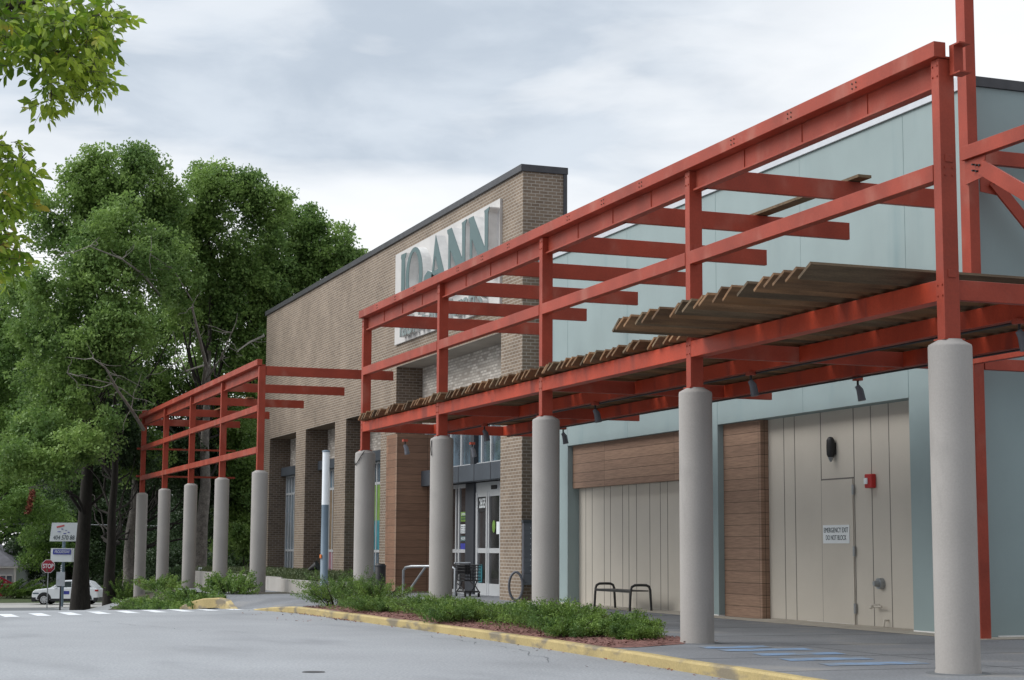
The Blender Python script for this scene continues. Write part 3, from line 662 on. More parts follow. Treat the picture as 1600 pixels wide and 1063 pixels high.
for a, b in zip(YS[:-1], YS[1:]):
    for k in (1, 2, 3): y = a+(b-a)*k/4; B(-.014, .0, y-.006, y+.006, 7.525, 7.828).build('stiffener', 'red_steel', pg)
tbm.build('top_beam', 'red_steel', pg)
# splice bracket standing past the last post
B(.02, .16, YS[0]-.22, YS[0]-.12, 7.62, 7.98).box(.02, .2, YS[0]-.34, YS[0]-.12, 7.98, 8.0).box(.02, .2, YS[0]-.34, YS[0]-.12, 7.60, 7.62).build('beam_bracket', 'red_steel', pg)
for a, b in zip(YS[:-1], YS[1:]):
    B(-.135, .02, a+.085, b-.085, 6.24, 6.46).build('mid_rail', 'red_steel', pg, .006)
for y in (6.35, 9.63, 12.91, 16.2, 19.4, 22.62, 25.8):
    B(.02, 4.8, y-.05, y+.05, 7.49, 7.82).build('joist', 'red_steel', pg, .006)
for X in (0, 2.02, 4.08):
    for a, b in zip(YS[:-1], YS[1:]):
        if X == 0: B(-.12, .10, a+.085, b-.085, 4.68, 4.95).build('beam', 'red_steel_stained', pg, .006)
        else: B(X-.08, X+.08, a+.06, b-.06, 4.69, 4.955).build('beam', 'red_steel_stained', pg, .006)
for y in YS[:1]: B(.11, 5.3, y-.055, y+.055, 4.69, 4.95).build('cross_beam', 'red_steel', pg, .006)
for y in YS[1:]: B(.11, 5.15, y-.055, y+.055, 4.69, 4.95).build('cross_beam', 'red_steel', pg, .006)
# conduits under the beams
MB().tube([(2.02, -.3, 4.66), (2.02, 26.6, 4.66)], .018, 6).tube([(4.08, -.3, 4.66), (4.08, 26.6, 4.66)], .018, 6).build('conduit', 'black_metal', pg)
# canopy planks: tilted boards lying across the beams
rnd.seed(11)
y = 26.45; k = 0
while y > -.03:
    long_ = y < 6.2
    x0 = (-1.74 if long_ else -.30)+rnd.uniform(-.05, .05)
    if rnd.random() < .10: x0 += .08
    wd = rnd.uniform(.30, .35); tl = R_(rnd.uniform(24, 32)); th = .038
    gap = .012 if long_ else .0
    if y < .25: tl = R_(26)
    cy, cz = y-.12, 4.985+.06
    dy, dz = math.cos(tl)*wd/2, math.sin(tl)*wd/2
    ny, nz_ = math.sin(tl)*th, math.cos(tl)*th
    sag = rnd.uniform(-.012, .012); xe = 4.5+rnd.uniform(-.1, .1)
    pr = [(cy+dy, cz-dz), (cy-dy, cz+dz), (cy-dy+ny, cz+dz+nz_), (cy+dy+ny, cz-dz+nz_)]
    mb = MB(); vs = []
    for xx, s_ in ((x0, sag), (1.5, 0), (xe, sag*.5)):
        for (py, pz) in pr: vs.append((xx, py, pz+s_))
    fs = [(0, 1, 2, 3), (11, 10, 9, 8)]+[(i*4+a, (i+1)*4+a, (i+1)*4+(a+1) % 4, i*4+(a+1) % 4) for i in range(2) for a in range(4)]
    mb.add(vs, fs); mb.build('plank', 'deck_wood' if rnd.random() < .75 else 'deck_grey', pg)
    y -= rnd.choice([.29, .31, .33, .30, .27, .42]); k += 1
# loose board lying on the upper joists
lp = tag(MB().bar((2.9, 6.0, 7.86), (2.9, 10.1, 7.86), .26, .05).build('loose_plank', 'deck_grey'), 'weathered grey board left lying across the upper red joists', 'board')

pl = empty('steel_frame', (0, 53.6, ZC), 'bare rust red steel frame without a canopy standing on the distant row of columns', 'pergola')
for y in YL:
    B(-.125, .11, y-.085, y+.085, ZC-.02, 7.83 if y < 66 else 8.25).build('post', 'red_steel', pl, .008)
B(-.21, -.03, YL[0]-.12, YL[4]+.5, 7.835, 8.04).build('top_rail', 'red_steel', pl, .008)
mb = MB()
for a, b in zip(YL[:-1], YL[1:]): mb.box(.0, .02, a+.085, b-.085, 7.52, 7.83); mb.box(-.06, .1, a+.085, b-.085, 7.49, 7.52)
mb.box(-.03, .10, YL[0]-.1, YL[4]+.1, 7.835, 7.86); mb.build('top_beam', 'red_steel', pl)
for a, b in zip(YL[:-1], YL[1:]):
    B(-.135, .02, a+.085, b-.085, 6.24, 6.46).build('mid_rail', 'red_steel', pl, .006)
    B(-.135, .02, a+.085, b-.085, 4.78, 5.0).build('low_rail', 'red_steel', pl, .006)
for y in YL: B(.02 if y != 40.2 else .131, 4.75, y-.07, y+.03, 7.49, 7.82).build('joist', 'red_steel', pl, .006)
for z in (4.95, 6.3): B(-.3, 4.6, 67.14, 67.2, z, z+.09).build('end_rail', 'red_steel', pl)
MB().bar((2.4, 53.4, 7.86), (2.4, 67.2, 7.86), .26, .05).build('board', 'deck_wood', pl)

# tall corner post with its braced frame, standing at the corner of the teal building
tp = empty('braced_post', (5.5, 6.6, 0), 'tall rust red steel post with bolted braces at the corner of the teal building', 'post')
B(5.33, 5.54, 6.45, 6.72, 0, 14).build('post', 'red_steel', tp, .008)
B(5.22, 5.36, -6, 6.52, 8.43, 8.68).build('rail', 'red_steel', tp, .006)
B(5.24, 5.36, -6, 6.44, 4.77, 4.95).build('rail', 'red_steel', tp, .006)
B(5.6, 13, 6.5, 6.62, 8.42, 8.68).build('rail', 'red_steel', tp, .006)
B(5.6, 13, 6.5, 6.62, 4.70, 4.90).build('rail', 'red_steel', tp, .006)
MB().prism([(6.50, 8.42), (5.90, 8.42), (5.98, 8.04), (6.50, 8.0)], 0, 5.29, 5.31).build('gusset', 'red_steel', tp)
MB().prism([(5.6, 8.41), (6.0, 8.30), (6.12, 8.0), (5.95, 7.86), (5.6, 7.90)], 1, 6.49, 6.51).build('gusset', 'red_steel', tp)
MB().bar((5.27, 6.0, 8.22), (5.27, 1.5, 5.6), .05, .26).build('brace', 'red_steel', tp)
MB().bar((5.85, 6.46, 8.1), (8.9, 6.46, 5.0), .05, .22).build('brace', 'red_steel', tp)
bo = MB()
for y, z in ((6.20, 8.30), (6.10, 8.27), (6.0, 8.25), (6.20, 8.19), (6.10, 8.16)): bo.tube([(5.22, y, z), (5.30, y, z)], .018, 8)
for x, z in ((5.86, 8.06), (5.95, 8.09), (6.03, 8.13)): bo.tube([(x, 6.41, z), (x, 6.50, z)], .018, 8)
bo.build('bolt', 'black_metal', tp)

# spotlights hanging under the frame
SP = [((1173, 572), 1.95, 'black spotlight hanging under the middle beam, left of the second nearest column head'), ((1340, 585), 4.2, 'black spotlight hanging against the teal wall above the emergency exit bay'),
      ((1592, 490), 1.95, 'black spotlight hanging at the right end of the canopy beside the nearest column'), ((930, 622), 1.95, 'black spotlight hanging between the mailbox column and the next nearer column'),
      ((757, 662), 1.95, 'black spotlight hanging in front of the entrance windows'), ((880, 668), 4.2, 'black spotlight hanging just right of the mailbox column head'),
      ((738, 668), 4.2, 'thin black spotlight hanging over the entrance doors'), ((633, 682), 1.95, 'black spotlight hanging in front of the timber clad pier')]
f0 = None
for (px, py), X, lab in SP:
    d_ = fw+RT*((px-800)/F_PX)-UP*((py-531.5)/F_PX); t_ = (X-CAM.x)/d_.x; q = CAM+d_*t_; q.z = 4.69
    if f0 is None:
        f0 = empty('spotlight', q, lab, 'spotlight', 'spotlights under the canopy')
        MB().box(q.x-.07, q.x+.07, q.y-.07, q.y+.07, q.z-.07, q.z).build('mount', 'red_steel', f0)
        MB().tube([q+Vector((0, 0, -.07)), q+Vector((.0, -.0, -.2))], .022, 8).build('stem', 'black_metal', f0)
        MB().tube([q+Vector((-.02, .0, -.16)), q+Vector((.03, -.02, -.24)), q+Vector((.06, -.04, -.44))], [.045, .065, .075], 14).build('lamp_head', 'mail_metal', f0)
    else:
        c = copy_tree(f0); c.location = q; c['label'] = lab

# ------------------------------------------------------------------ furniture of the walkway
bn = empty('bench', (5.3, 21.9, 0), 'small dark metal bench with two looped armrests against the tan wall', 'bench')
XB0, XB1 = 5.02, 5.56
for yy_ in (22.55, 20.35):
    pts = [(XB0-.02, yy_, 0), (XB0, yy_, .35), (XB0+.015, yy_, .52), (XB0+.04, yy_, .595), (XB0+.12, yy_, .635), (5.29, yy_, .64), (XB1-.10, yy_, .635), (XB1-.03, yy_, .60), (XB1, yy_, .52), (XB1+.01, yy_, .35), (XB1+.03, yy_, 0)]
    mb = MB()
    mb.tube(pts, .033, 8)
    mb.build('arm_frame', 'bench_metal', bn)
B(XB0+.03, XB1-.03, 20.37, 22.53, .48, .51).box(XB0-.01, XB0+.029, 20.38, 22.52, .45, .515).build('seat', 'bench_metal', bn, .008)

bk = empty('bike_rack', (3.9, 27.0, 0), 'round dark hoop bike rack in front of the brick pier', 'bike rack')
c0 = at(806, 918, 50.0)
bk.location = (c0.x, c0.y, 0)
hw = Vector((.62, -.35, 0)).normalized()
mb = MB(); mb.tube([Vector((c0.x, c0.y, 0))+Vector((0, 0, .45))+hw*(.20*math.sin(t))+Vector((0, 0, -.40*math.cos(t))) for t in [2*math.pi*i/36 for i in range(36)]], .038, 10, closed=True); mb.build('hoop', 'mail_metal', bk)
B(c0.x-.12, c0.x+.12, c0.y-.06, c0.y+.06, 0, .02).build('foot_plate', 'mail_metal', bk)

mbx = empty('mailbox_cluster', (5.48, 28.36, .48), 'dark grey bank of mailboxes fixed to the brick end wall', 'mailboxes')
B(5.215, 5.74, 28.26, 28.375, .48, 2.28).build('cabinet', 'mail_metal', mbx, .008)
B(5.19, 5.76, 28.22, 28.38, 2.28, 2.36).build('hood', 'dark_metal', mbx, .006)
for c_ in range(2):
    for r in range(9 if c_ == 0 else 5):
        z = 2.20-r*.155; x = 5.24+c_*.25
        B(x, x+.22, 28.245, 28.26, z-.14, z).build('mailbox_door', 'mail_metal', mbx, .003)
        MB().tube([(x+.19, 28.235, z-.07), (x+.19, 28.245, z-.07)], .012, 8).build('lock', 'light_metal', mbx)
B(5.49, 5.72, 28.245, 28.26, .9, 1.42).build('parcel_door', 'mail_metal', mbx, .003); B(5.24, 5.46, 28.245, 28.26, .55, .8).build('parcel_door', 'mail_metal', mbx, .003)
for z in (.62, .95): B(5.53, 5.56, 28.225, 28.245, z-.1, z+.06).build('latch', 'light_metal', mbx)

hr = empty('handrail', (4.2, 35.5, 0), 'galvanised pipe handrail with a slanted brace beside the entrance', 'handrail')
hp = [(3.9, 35.85, 0), (3.9, 35.85, .80), (3.93, 35.7, .90), (4.05, 35.4, .94), (4.9, 33.9, .96), (4.98, 33.75, .88), (4.98, 33.75, 0)]
MB().tube(hp, .042, 10).build('rail', 'galvanised', hr); MB().tube([(4.0, 35.78, .03), (4.35, 34.87, .93)], .036, 8).build('brace', 'galvanised', hr)

# shopping cart by the doors
ct = empty('shopping_cart', (5.4, 34.2, 0), 'black wire shopping cart parked outside the sliding doors', 'shopping cart')
cb_ = MB(); ctr = Vector((5.35, 33.6, 0)); ax = Vector((.0, 1, 0)); sx_ = Vector((1, 0, 0))
def cp(a, s_, z): return ctr+ax*a+sx_*s_+Vector((0, 0, z))
def basket(a, top): return [(a)]
for s_ in (-.27, .27):
    for z in (.52, .62, .72, .82, .92, 1.0): cb_.tube([cp(-.5-(z-.5)*.08, s_, z), cp(.42, s_, z)], .012 if z < 1 else .02, 6)
    for a in [-.5+.115*i for i in range(9)]: cb_.tube([cp(a, s_, .5), cp(a-(.03), s_, 1.0)], .009, 5)
for a in (-.52, .42):
    for z in (.52, .62, .72, .82, .92, 1.0): cb_.tube([cp(a-(z-.5)*.08*(a < 0), -.27, z), cp(a-(z-.5)*.08*(a < 0), .27, z)], .011, 5)
    for s_ in (-.18, -.09, 0, .09, .18): cb_.tube([cp(a, s_, .5), cp(a, s_, 1.0)], .008, 5)
for s_ in (-.2, -.1, 0, .1, .2): cb_.tube([cp(-.5, s_, .5), cp(.42, s_, .5)], .009, 5)
cb_.build('basket', 'black_metal', ct)
fr = MB()
for s_ in (-.25, .25): fr.tube([cp(.5, s_, 1.05), cp(.44, s_, .75), cp(.4, s_, .45), cp(-.1, s_, .32), cp(-.45, s_, .14)], .02, 8); fr.tube([cp(.4, s_, .14), cp(.0, s_, .3), cp(-.2, s_, .5)], .018, 6); fr.tube([cp(-.5, s_, .16), cp(.45, s_, .16)], .02, 6)
fr.tube([cp(-.5, -.25, .16), cp(-.5, .25, .16)], .02, 6); fr.box(ctr.x-.24, ctr.x+.24, ctr.y-.45, ctr.y+.4, .17, .19); fr.build('frame', 'black_metal', ct)
MB().tube([cp(.52, -.27, 1.06), cp(.52, .27, 1.06)], .028, 8).build('handle', 'light_metal', ct)
B(ctr.x-.2, ctr.x+.2, ctr.y+.33, ctr.y+.38, .7, .98).build('child_seat', 'black_metal', ct)
for a in (-.45, .42):
    for s_ in (-.23, .23):
        wv = cp(a, s_, .065); MB().tube([wv-sx_*.02, wv+sx_*.02], .065, 14).build('wheel', 'tyre', ct)

lpz = -.19
lc = empty('light_column', (-.1, 30.7, 0), 'slim light column with a white lens on a blue grey post by the far ramp', 'lamp post')
MB().lathe([(.17, -.3), (.17, .03), (.115, .04), (.105, 2.78)], (-.1, 30.7, 0), 24).build('post', 'lamp_grey', lc)
MB().lathe([(.105, 2.78), (.105, 4.33)], (-.1, 30.7, 0), 24).build('lens', 'lamp_white', lc)
MB().lathe([(.118, 4.33), (.118, 4.37), (.05, 4.385)], (-.1, 30.7, 0), 24).build('cap', 'lamp_grey', lc)
B(-.235, -.2, 30.62, 30.72, 1.22, 1.33).build('sticker', 'orange', lc)

pw = empty('planter_wall', (1.0, 35, 0), 'low concrete planter wall between the far column and the window bays', 'planter')
B(.95, 1.2, 36.5, 44, -.2, .44).box(1.2, 3.0, 36.5, 36.7, -.2, .43).box(2.8, 3.0, 36.7, 42.0, -.2, .43).box(3.0, 5.19, 41.8, 42.0, -.2, .40).build('wall', 'planter_concrete', pw)
tag(B(1.2, 2.8, 36.7, 42.0, 0, .38).box(1.2, 5.19, 42.0, 43.99, 0, .38).build('planter_soil', 'soil'), kind='structure')
tag(B(1.9, 5.2, 44.0, 63.3, -.3, .40).build('planter_soil_far', 'soil'), kind='structure')
pw2 = empty('planter_wall', (1.5, 50, 0), 'pale low retaining wall behind the distant columns', 'planter')
B(1.7, 1.9, 44.01, 63.5, -1.2, .44).build('wall', 'planter_concrete', pw2)
# ground flood light
q = Vector((3.6, 47.0, .42)); fl = empty('flood_light', q, 'small black ground floodlight standing in the planter aimed at the bricks', 'floodlight')
MB().tube([q+Vector((0, 0, 0)), q+Vector((0, 0, .22))], .03, 8).build('stake', 'black_metal', fl)
MB().tube([q+Vector((-.12, .0, .24)), q+Vector((.0, -.1, .32)), q+Vector((.18, -.25, .42))], [.06, .12, .2], 14).build('lamp_head', 'black_metal', fl)
ac = empty('ash_urn', (1.6, 27.6, 0), 'dark narrow bin standing behind the column at the far end of the covered frame', 'bin')
q = at(594, 905, 49.5)
ac.location = (q.x, q.y, 0); MB().lathe([(.16, 0), (.16, 1.02), (.12, 1.08)], (q.x, q.y, 0), 20).build('bin_body', 'black_metal', ac); MB().lathe([(.17, 1.0), (.17, 1.03)], (q.x, q.y, 0), 20).build('bin_rim', 'dark_metal', ac)

# ------------------------------------------------------------------ foliage tools (numpy)
def quads(name, Vv, m, parent=None, nv=4):
    """Vv: (n, nv, 3) polygons"""
    n = len(Vv); me = bpy.data.meshes.new(name); off = np.array(root_of(parent).location) if parent else np.zeros(3)
    me.vertices.add(n*nv); me.vertices.foreach_set('co', (Vv-off).reshape(-1).astype(np.float32))
    me.loops.add(n*nv); me.loops.foreach_set('vertex_index', np.arange(n*nv, dtype=np.int32))
    me.polygons.add(n); me.polygons.foreach_set('loop_start', np.arange(0, n*nv, nv, dtype=np.int32)); me.polygons.foreach_set('loop_total', np.full(n, nv, dtype=np.int32))
    me.update(calc_edges=True); me.validate(); me.materials.append(MATS[m])
    o = bpy.data.objects.new(name, me); C.objects.link(o)
    if parent: o.parent = parent
    return o
def unit(a): return a/np.maximum(np.linalg.norm(a, axis=-1, keepdims=True), 1e-9)
def leaf_polys(rs, P_, L_, W_, up_bias=.4, droop=None):
    n = len(P_)
    d = unit(rs.normal(size=(n, 3))+ (droop if droop is not None else 0))
    nrm = unit(rs.normal(size=(n, 3))+np.array([0, 0, up_bias])); s = unit(np.cross(d, nrm)); nn = np.cross(s, d)
    l = (L_*rs.uniform(.7, 1.3, n))[:, None]; w = (W_*rs.uniform(.7, 1.3, n))[:, None]
    V = np.stack([P_-d*l*.5, P_-d*l*.1+s*w*.5-nn*w*.12, P_+d*l*.5, P_-d*l*.1-s*w*.5-nn*w*.12], 1)
    return V
def limb_tube(mb, p0, p1, r_0, r_1, rs, n=7, wob=.025, sides=8):
    p0 = np.array(p0, float); p1 = np.array(p1, float); L_ = np.linalg.norm(p1-p0); pts = []
    for i in range(n):
        t = i/(n-1); p = p0+(p1-p0)*t; p[2] += -math.sin(math.pi*t)*L_*.06 if r_0 < .3 else 0
        if 0 < i < n-1: p = p+rs.normal(size=3)*L_*wob*np.array([1, 1, .5])
        pts.append(tuple(p))
    mb.tube(pts, [r_0+(r_1-r_0)*i/(n-1) for i in range(n)], sides)
    return pts
def tree(name, label, base, H_, lobes, n_leaf, seed, leafm='oak_leaf', bark='bark_dark', tr=.45, leaf=.19, group='trees beside the road', lean=(0, 0), limbs=None, clump=1.2):
    """lobes: list of (centre xyz, (rx,ry,rz)) ellipsoids holding clumps"""
    n_leaf = int(n_leaf*1.6); rs = np.random.RandomState(seed); root = empty(name, base, label, 'tree', group)
    base = np.array(base, float); top = np.array([base[0]+lean[0], base[1]+lean[1], base[2]+H_*.8])
    t = MB(); tp_ = []
    for i in range(9):
        f = i/8; p = base+(top-base)*f; p[:2] += rs.normal(size=2)*.05*(f > 0)*(1+f); tp_.append(p)
    tp_[0][2] -= .4
    t.tube([tuple(p) for p in tp_], [tr*(1.35 if i == 0 else 1.0)*(1-.85*i/8) for i in range(9)], 12); t.build('trunk', bark, root)
    # clumps
    kids = []
    for (c, r) in lobes:                       # ragged outline: smaller bulges and spires on each lobe
        for _ in range(6):
            d = unit(rs.normal(size=3)+np.array([0, 0, .5])); q = rs.uniform(.22, .42)
            kids.append((tuple(np.array(c)+d*np.array(r)*rs.uniform(.85, 1.12)), (r[0]*q, r[1]*q, r[2]*q*rs.uniform(1.0, 1.7))))
    lobes = [(c, (r[0]*.86, r[1]*.86, r[2]*.86)) for c, r in lobes]+kids
    vols = np.array([l[1][0]*l[1][1]*l[1][2] for l in lobes])**.67; cl = []
    nc = int(60*vols.sum()/9)
    for (c, r), v in zip(lobes, vols):
        k = max(4, int(1.5*nc*v/vols.sum()))
        d = unit(rs.normal(size=(k, 3))); rad = rs.uniform(.25, 1.14, (k, 1))
        cl.append(np.array(c)+d*rad*np.array(r))
    cl = np.concatenate(cl); cr = rs.uniform(.3, .85, len(cl))*clump
    lm = MB(); idx = [q for q in rs.permutation(len(cl)) if cl[q][2] > base[2]+.34*H_][:26]
    for j in idx:
        h = np.clip((cl[j][2]-base[2])/(H_)*rs.uniform(.5, .8), .15, .95); a = tp_[min(8, int(h*8/.8))] if h < .8 else tp_[8]
        limb_tube(lm, a, cl[j]*.85+np.array(a)*.15, tr*.22, .02, rs)
    lo_ = lm.build('limb', 'bark_dark', root)
    w = cr**2; pick = rs.choice(len(cl), n_leaf, p=w/w.sum())
    d = unit(rs.normal(size=(n_leaf, 3))); rad = (rs.uniform(.1, 1.0, (n_leaf, 1))**.55)
    # sprigs: short upswept rows of leaves inside each clump
    sp_ = unit(rs.normal(size=(len(cl)*26, 3))+np.array([0, 0, .35])); k_ = rs.randint(0, 26, n_leaf)+pick*26
    d = unit(sp_[k_]+rs.normal(size=(n_leaf, 3))*.16)
    P_ = cl[pick]+d*rad*cr[pick][:, None]*np.array([1.05, 1.05, .85])+rs.normal(size=(n_leaf, 3))*.06
    quads('crown', leaf_polys(rs, P_, leaf, leaf*.62, .9), leafm, root)
    return root
def lob(px, py, dep, rx, ry_px, rd=None):   # lobe centre from photo point and depth; radii given in photo px
    c = at(px, py, dep); k = dep/F_PX
    return (tuple(c), (rx*k, (rd if rd else rx*k*.9), ry_px*k))
def gbase(px, dep):
    c = at(px, 900, dep); return (c.x, c.y, gz(c.x, c.y))

tree('oak_tree', 'tallest broad oak with a dark thick trunk right of the white car', gbase(127, 88), 24,
     [lob(180, 318, 89, 66, 72), lob(150, 290, 88, 30, 48), lob(212, 290, 90, 34, 44), lob(262, 350, 91, 40, 45), lob(265, 440, 90, 45, 55), lob(100, 360, 88, 60, 70), lob(200, 420, 86, 90, 80), lob(120, 480, 86, 90, 80), lob(90, 600, 84, 80, 80), lob(170, 560, 84, 70, 70), lob(110, 700, 82, 80, 45), lob(200, 680, 92, 50, 50), lob(60, 720, 80, 50, 30)],
     80000, 1, tr=.42)
tree('oak_tree', 'spreading oak behind the distant red frame, its crown left of the brick store', gbase(316, 93), 22,
     [lob(345, 322, 94, 66, 50), lob(312, 298, 94, 30, 34), lob(385, 310, 94, 34, 36), lob(425, 345, 95, 36, 40), lob(280, 385, 94, 70, 65), lob(360, 400, 95, 80, 75), lob(300, 490, 96, 80, 75), lob(370, 540, 96, 60, 60), lob(255, 590, 97, 60, 60), lob(340, 650, 98, 50, 45), lob(330, 585, 103, 60, 45), lob(405, 610, 104, 50, 55), lob(230, 520, 99, 50, 50)],
     70000, 2, bark='bark_grey', tr=.42)
tree('oak_tree', 'oak rising behind the brick store roof, farthest right of the trees', gbase(420, 96), 22,
     [lob(455, 395, 98, 50, 55), lob(480, 360, 98, 26, 34), lob(505, 412, 98, 55, 42), lob(555, 420, 98, 28, 28), lob(470, 450, 98, 80, 60), lob(400, 470, 96, 60, 80), lob(400, 640, 96, 50, 80), lob(560, 450, 98, 40, 40)],
     42000, 3, bark='bark_grey', tr=.42)
tree('oak_tree', 'slender dark trunked tree between the thick oak trunk and the farthest column', gbase(173, 86), 15,
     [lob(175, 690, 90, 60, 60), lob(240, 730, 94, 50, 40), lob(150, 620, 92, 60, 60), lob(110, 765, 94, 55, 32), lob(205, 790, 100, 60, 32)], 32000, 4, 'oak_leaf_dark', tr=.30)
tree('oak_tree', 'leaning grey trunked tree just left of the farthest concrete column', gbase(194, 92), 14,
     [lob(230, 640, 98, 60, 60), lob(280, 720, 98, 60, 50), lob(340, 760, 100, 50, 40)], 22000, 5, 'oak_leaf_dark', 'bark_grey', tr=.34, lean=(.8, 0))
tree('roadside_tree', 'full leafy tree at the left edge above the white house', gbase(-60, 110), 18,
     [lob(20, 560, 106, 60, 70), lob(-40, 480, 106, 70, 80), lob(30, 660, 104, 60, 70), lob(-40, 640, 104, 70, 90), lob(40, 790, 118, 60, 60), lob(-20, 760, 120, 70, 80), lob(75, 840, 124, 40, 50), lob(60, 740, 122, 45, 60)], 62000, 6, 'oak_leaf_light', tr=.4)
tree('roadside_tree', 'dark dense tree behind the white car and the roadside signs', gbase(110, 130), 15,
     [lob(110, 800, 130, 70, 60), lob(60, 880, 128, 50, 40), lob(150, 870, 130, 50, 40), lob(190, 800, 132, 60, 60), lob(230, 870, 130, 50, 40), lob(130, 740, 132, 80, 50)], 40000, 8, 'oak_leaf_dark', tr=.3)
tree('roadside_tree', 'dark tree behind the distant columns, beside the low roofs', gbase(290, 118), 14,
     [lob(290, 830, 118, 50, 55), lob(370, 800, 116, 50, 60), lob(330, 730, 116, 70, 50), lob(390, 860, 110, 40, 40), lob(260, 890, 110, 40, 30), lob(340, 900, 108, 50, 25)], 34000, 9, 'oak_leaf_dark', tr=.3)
tree('roadside_tree', 'tree seen through the bare red frame left of the brick wall', gbase(385, 100), 12,
     [lob(385, 700, 100, 40, 60), lob(370, 830, 98, 40, 50), lob(395, 760, 98, 30, 40)], 18000, 10, 'oak_leaf', tr=.25)

# far wood closing the background
rs = np.random.RandomState(21); n = 90000
th = rs.uniform(-1.15, .35, n); dist = rs.uniform(150, 185, n); hh = 15+4*np.sin(th*17)+3*np.sin(th*41+1)
P_ = np.stack([CAM.x+np.sin(th+YAW)*dist, CAM.y+np.cos(th+YAW)*dist, -1.6+rs.uniform(0, 1, n)**.9*hh], 1)
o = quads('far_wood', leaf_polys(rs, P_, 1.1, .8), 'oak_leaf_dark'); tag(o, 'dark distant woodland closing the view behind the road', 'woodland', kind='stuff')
# pale dead limbs showing in the oaks
rs = np.random.RandomState(5)
def px_limb(pts, dep, r_0, r_1, root):
    r_0 *= .5; r_1 *= .5
    lm = MB(); q = [tuple(at(x, y, dep+4.5*(1-i/(len(pts)-1)))) for i, (x, y) in enumerate(pts)]; lm.tube(q, list(np.linspace(r_0, r_1, len(q))), 8)
    for i in range(1, len(q)):
        for _ in range(3):
            a = np.array(q[i]); b = a+rs.normal(size=3)*np.array([.9, .4, .7]); limb_tube(lm, a, b, .025, .008, rs, 5, .08, 5)
    return lm.build('bare_limb', 'bark_pale', root)
oaks = [o for o in C.objects if o.name.startswith('oak_tree')]
px_limb([(225, 672), (205, 640), (185, 612), (165, 575), (145, 560)], 78, .17, .05, oaks[0])
px_limb([(205, 640), (175, 600), (105, 583)], 78, .07, .03, oaks[0])
px_limb([(250, 462), (222, 428), (190, 405), (140, 385)], 82, .15, .05, oaks[0])
px_limb([(165, 715), (120, 735), (80, 750), (45, 762)], 80, .06, .02, oaks[0])
px_limb([(318, 600), (322, 570), (312, 530), (300, 480)], 84, .24, .10, oaks[1])
px_limb([(322, 570), (290, 580), (282, 560)], 84, .12, .05, oaks[1])
px_limb([(300, 470), (270, 420), (235, 398)], 84, .06, .03, oaks[1])
px_limb([(318, 600), (345, 560), (362, 520)], 84, .12, .05, oaks[1])
px_limb([(412, 525), (390, 535), (372, 548)], 90, .14, .07, oaks[2])
# rust coloured vine of dead leaves
P_ = []
for i in range(420):
    t = rs.uniform(0, 1); c = at(52-8*t+rs.normal()*2.2, 765+38*t, 75.5); P_.append((c.x, c.y+rs.normal()*.1, c.z))
o = quads('dead_foliage', leaf_polys(rs, np.array(P_), .12, .08), 'dead_leaf', oaks[0])

# shrubs
def shrub(label, x, y, z, rx, ry, h, seed, n=4200, leaf=.055, group='low shrubs in the kerbside bed', m='shrub_leaf'):
    rs = np.random.RandomState(seed); root = empty('shrub', (x, y, z), label, 'shrub', group)
    st_ = MB(); ns = 34; stems = []
    for i in range(ns):
        a = rs.uniform(0, 6.28); k = rs.uniform(.2, 1)**.6; e_ = np.array([x+math.cos(a)*rx*k, y+math.sin(a)*ry*k, z+h*(rs.uniform(.55, 1.1))*(1-.45*k*k)])
        b = np.array([x+math.cos(a)*rx*k*.3, y+math.sin(a)*ry*k*.3, z]); mid = (b+e_)/2+np.array([0, 0, h*.12])
        st_.tube([tuple(b), tuple(mid), tuple(e_)], [.012, .008, .004], 4); stems.append((b, mid, e_))
    st_.build('stem', 'bark_near', root)
    P_ = []; D = []
    idx = rs.randint(0, ns*3, n)
    extra = []
    for i in range(ns*3):
        b, mid, e_ = stems[i % ns]
        j = rs.normal(size=3)*np.array([rx*.22, ry*.22, h*.10]); extra.append((b+j*.3, mid+j, e_+j))
    t = rs.uniform(.15, 1.0, n)**.7
    E_ = np.array(extra); b, mid, e_ = E_[idx, 0], E_[idx, 1], E_[idx, 2]
    t_ = t[:, None]; P_ = b*(1-t_)**2+2*mid*t_*(1-t_)+e_*t_**2+rs.normal(size=(n, 3))*.035
    P_[:, 2] = np.maximum(P_[:, 2], z+.02)
    dirn = unit(e_-b)*.8+np.array([0, 0, .5])
    quads('foliage', leaf_polys(rs, P_, leaf, leaf*.42, .3, dirn), m, root)
    return root
BEDS = [('bushy shrub with reddish tips at the far end of the mulch bed', -1.15, 25.0, .95, 1.0, .72), ('leafy shrub in front of the column at the far end of the covered frame', -.55, 23.4, .85, 1.0, .66),
 ('low spreading shrub just past the pale mulch patch near the far bed end', -.9, 20.9, .8, 1.1, .46), ('low shrub in front of the timber clad pier', -.45, 19.0, .8, 1.2, .5),
 ('shrub at the foot of the column in front of the entrance', -.5, 17.0, .8, 1.15, .5), ('shrub with yellow green tips hanging over the kerb in the middle of the bed', -1.1, 15.0, .75, 1.1, .46),
 ('dense shrub below the shopping cart', -.1, 15.2, .7, 1.1, .52), ('shrub in front of the hoop bike rack', -.3, 13.2, .8, 1.1, .52), ('dark full shrub at the foot of the column by the mailboxes', -.35, 11.6, .8, 1.0, .58),
 ('tallest shrub of the bed, left of the bench', -.75, 10.2, .75, .9, .60), ('bright tipped shrub close to the kerb below the bench', -1.1, 8.9, .62, .8, .40), ('loose shrub at the near end of the bed beside a column', -.55, 8.25, .5, .6, .40), ('small sprawling shrub in the mulch left of the second nearest column', -.55, 7.35, .32, .35, .30)]
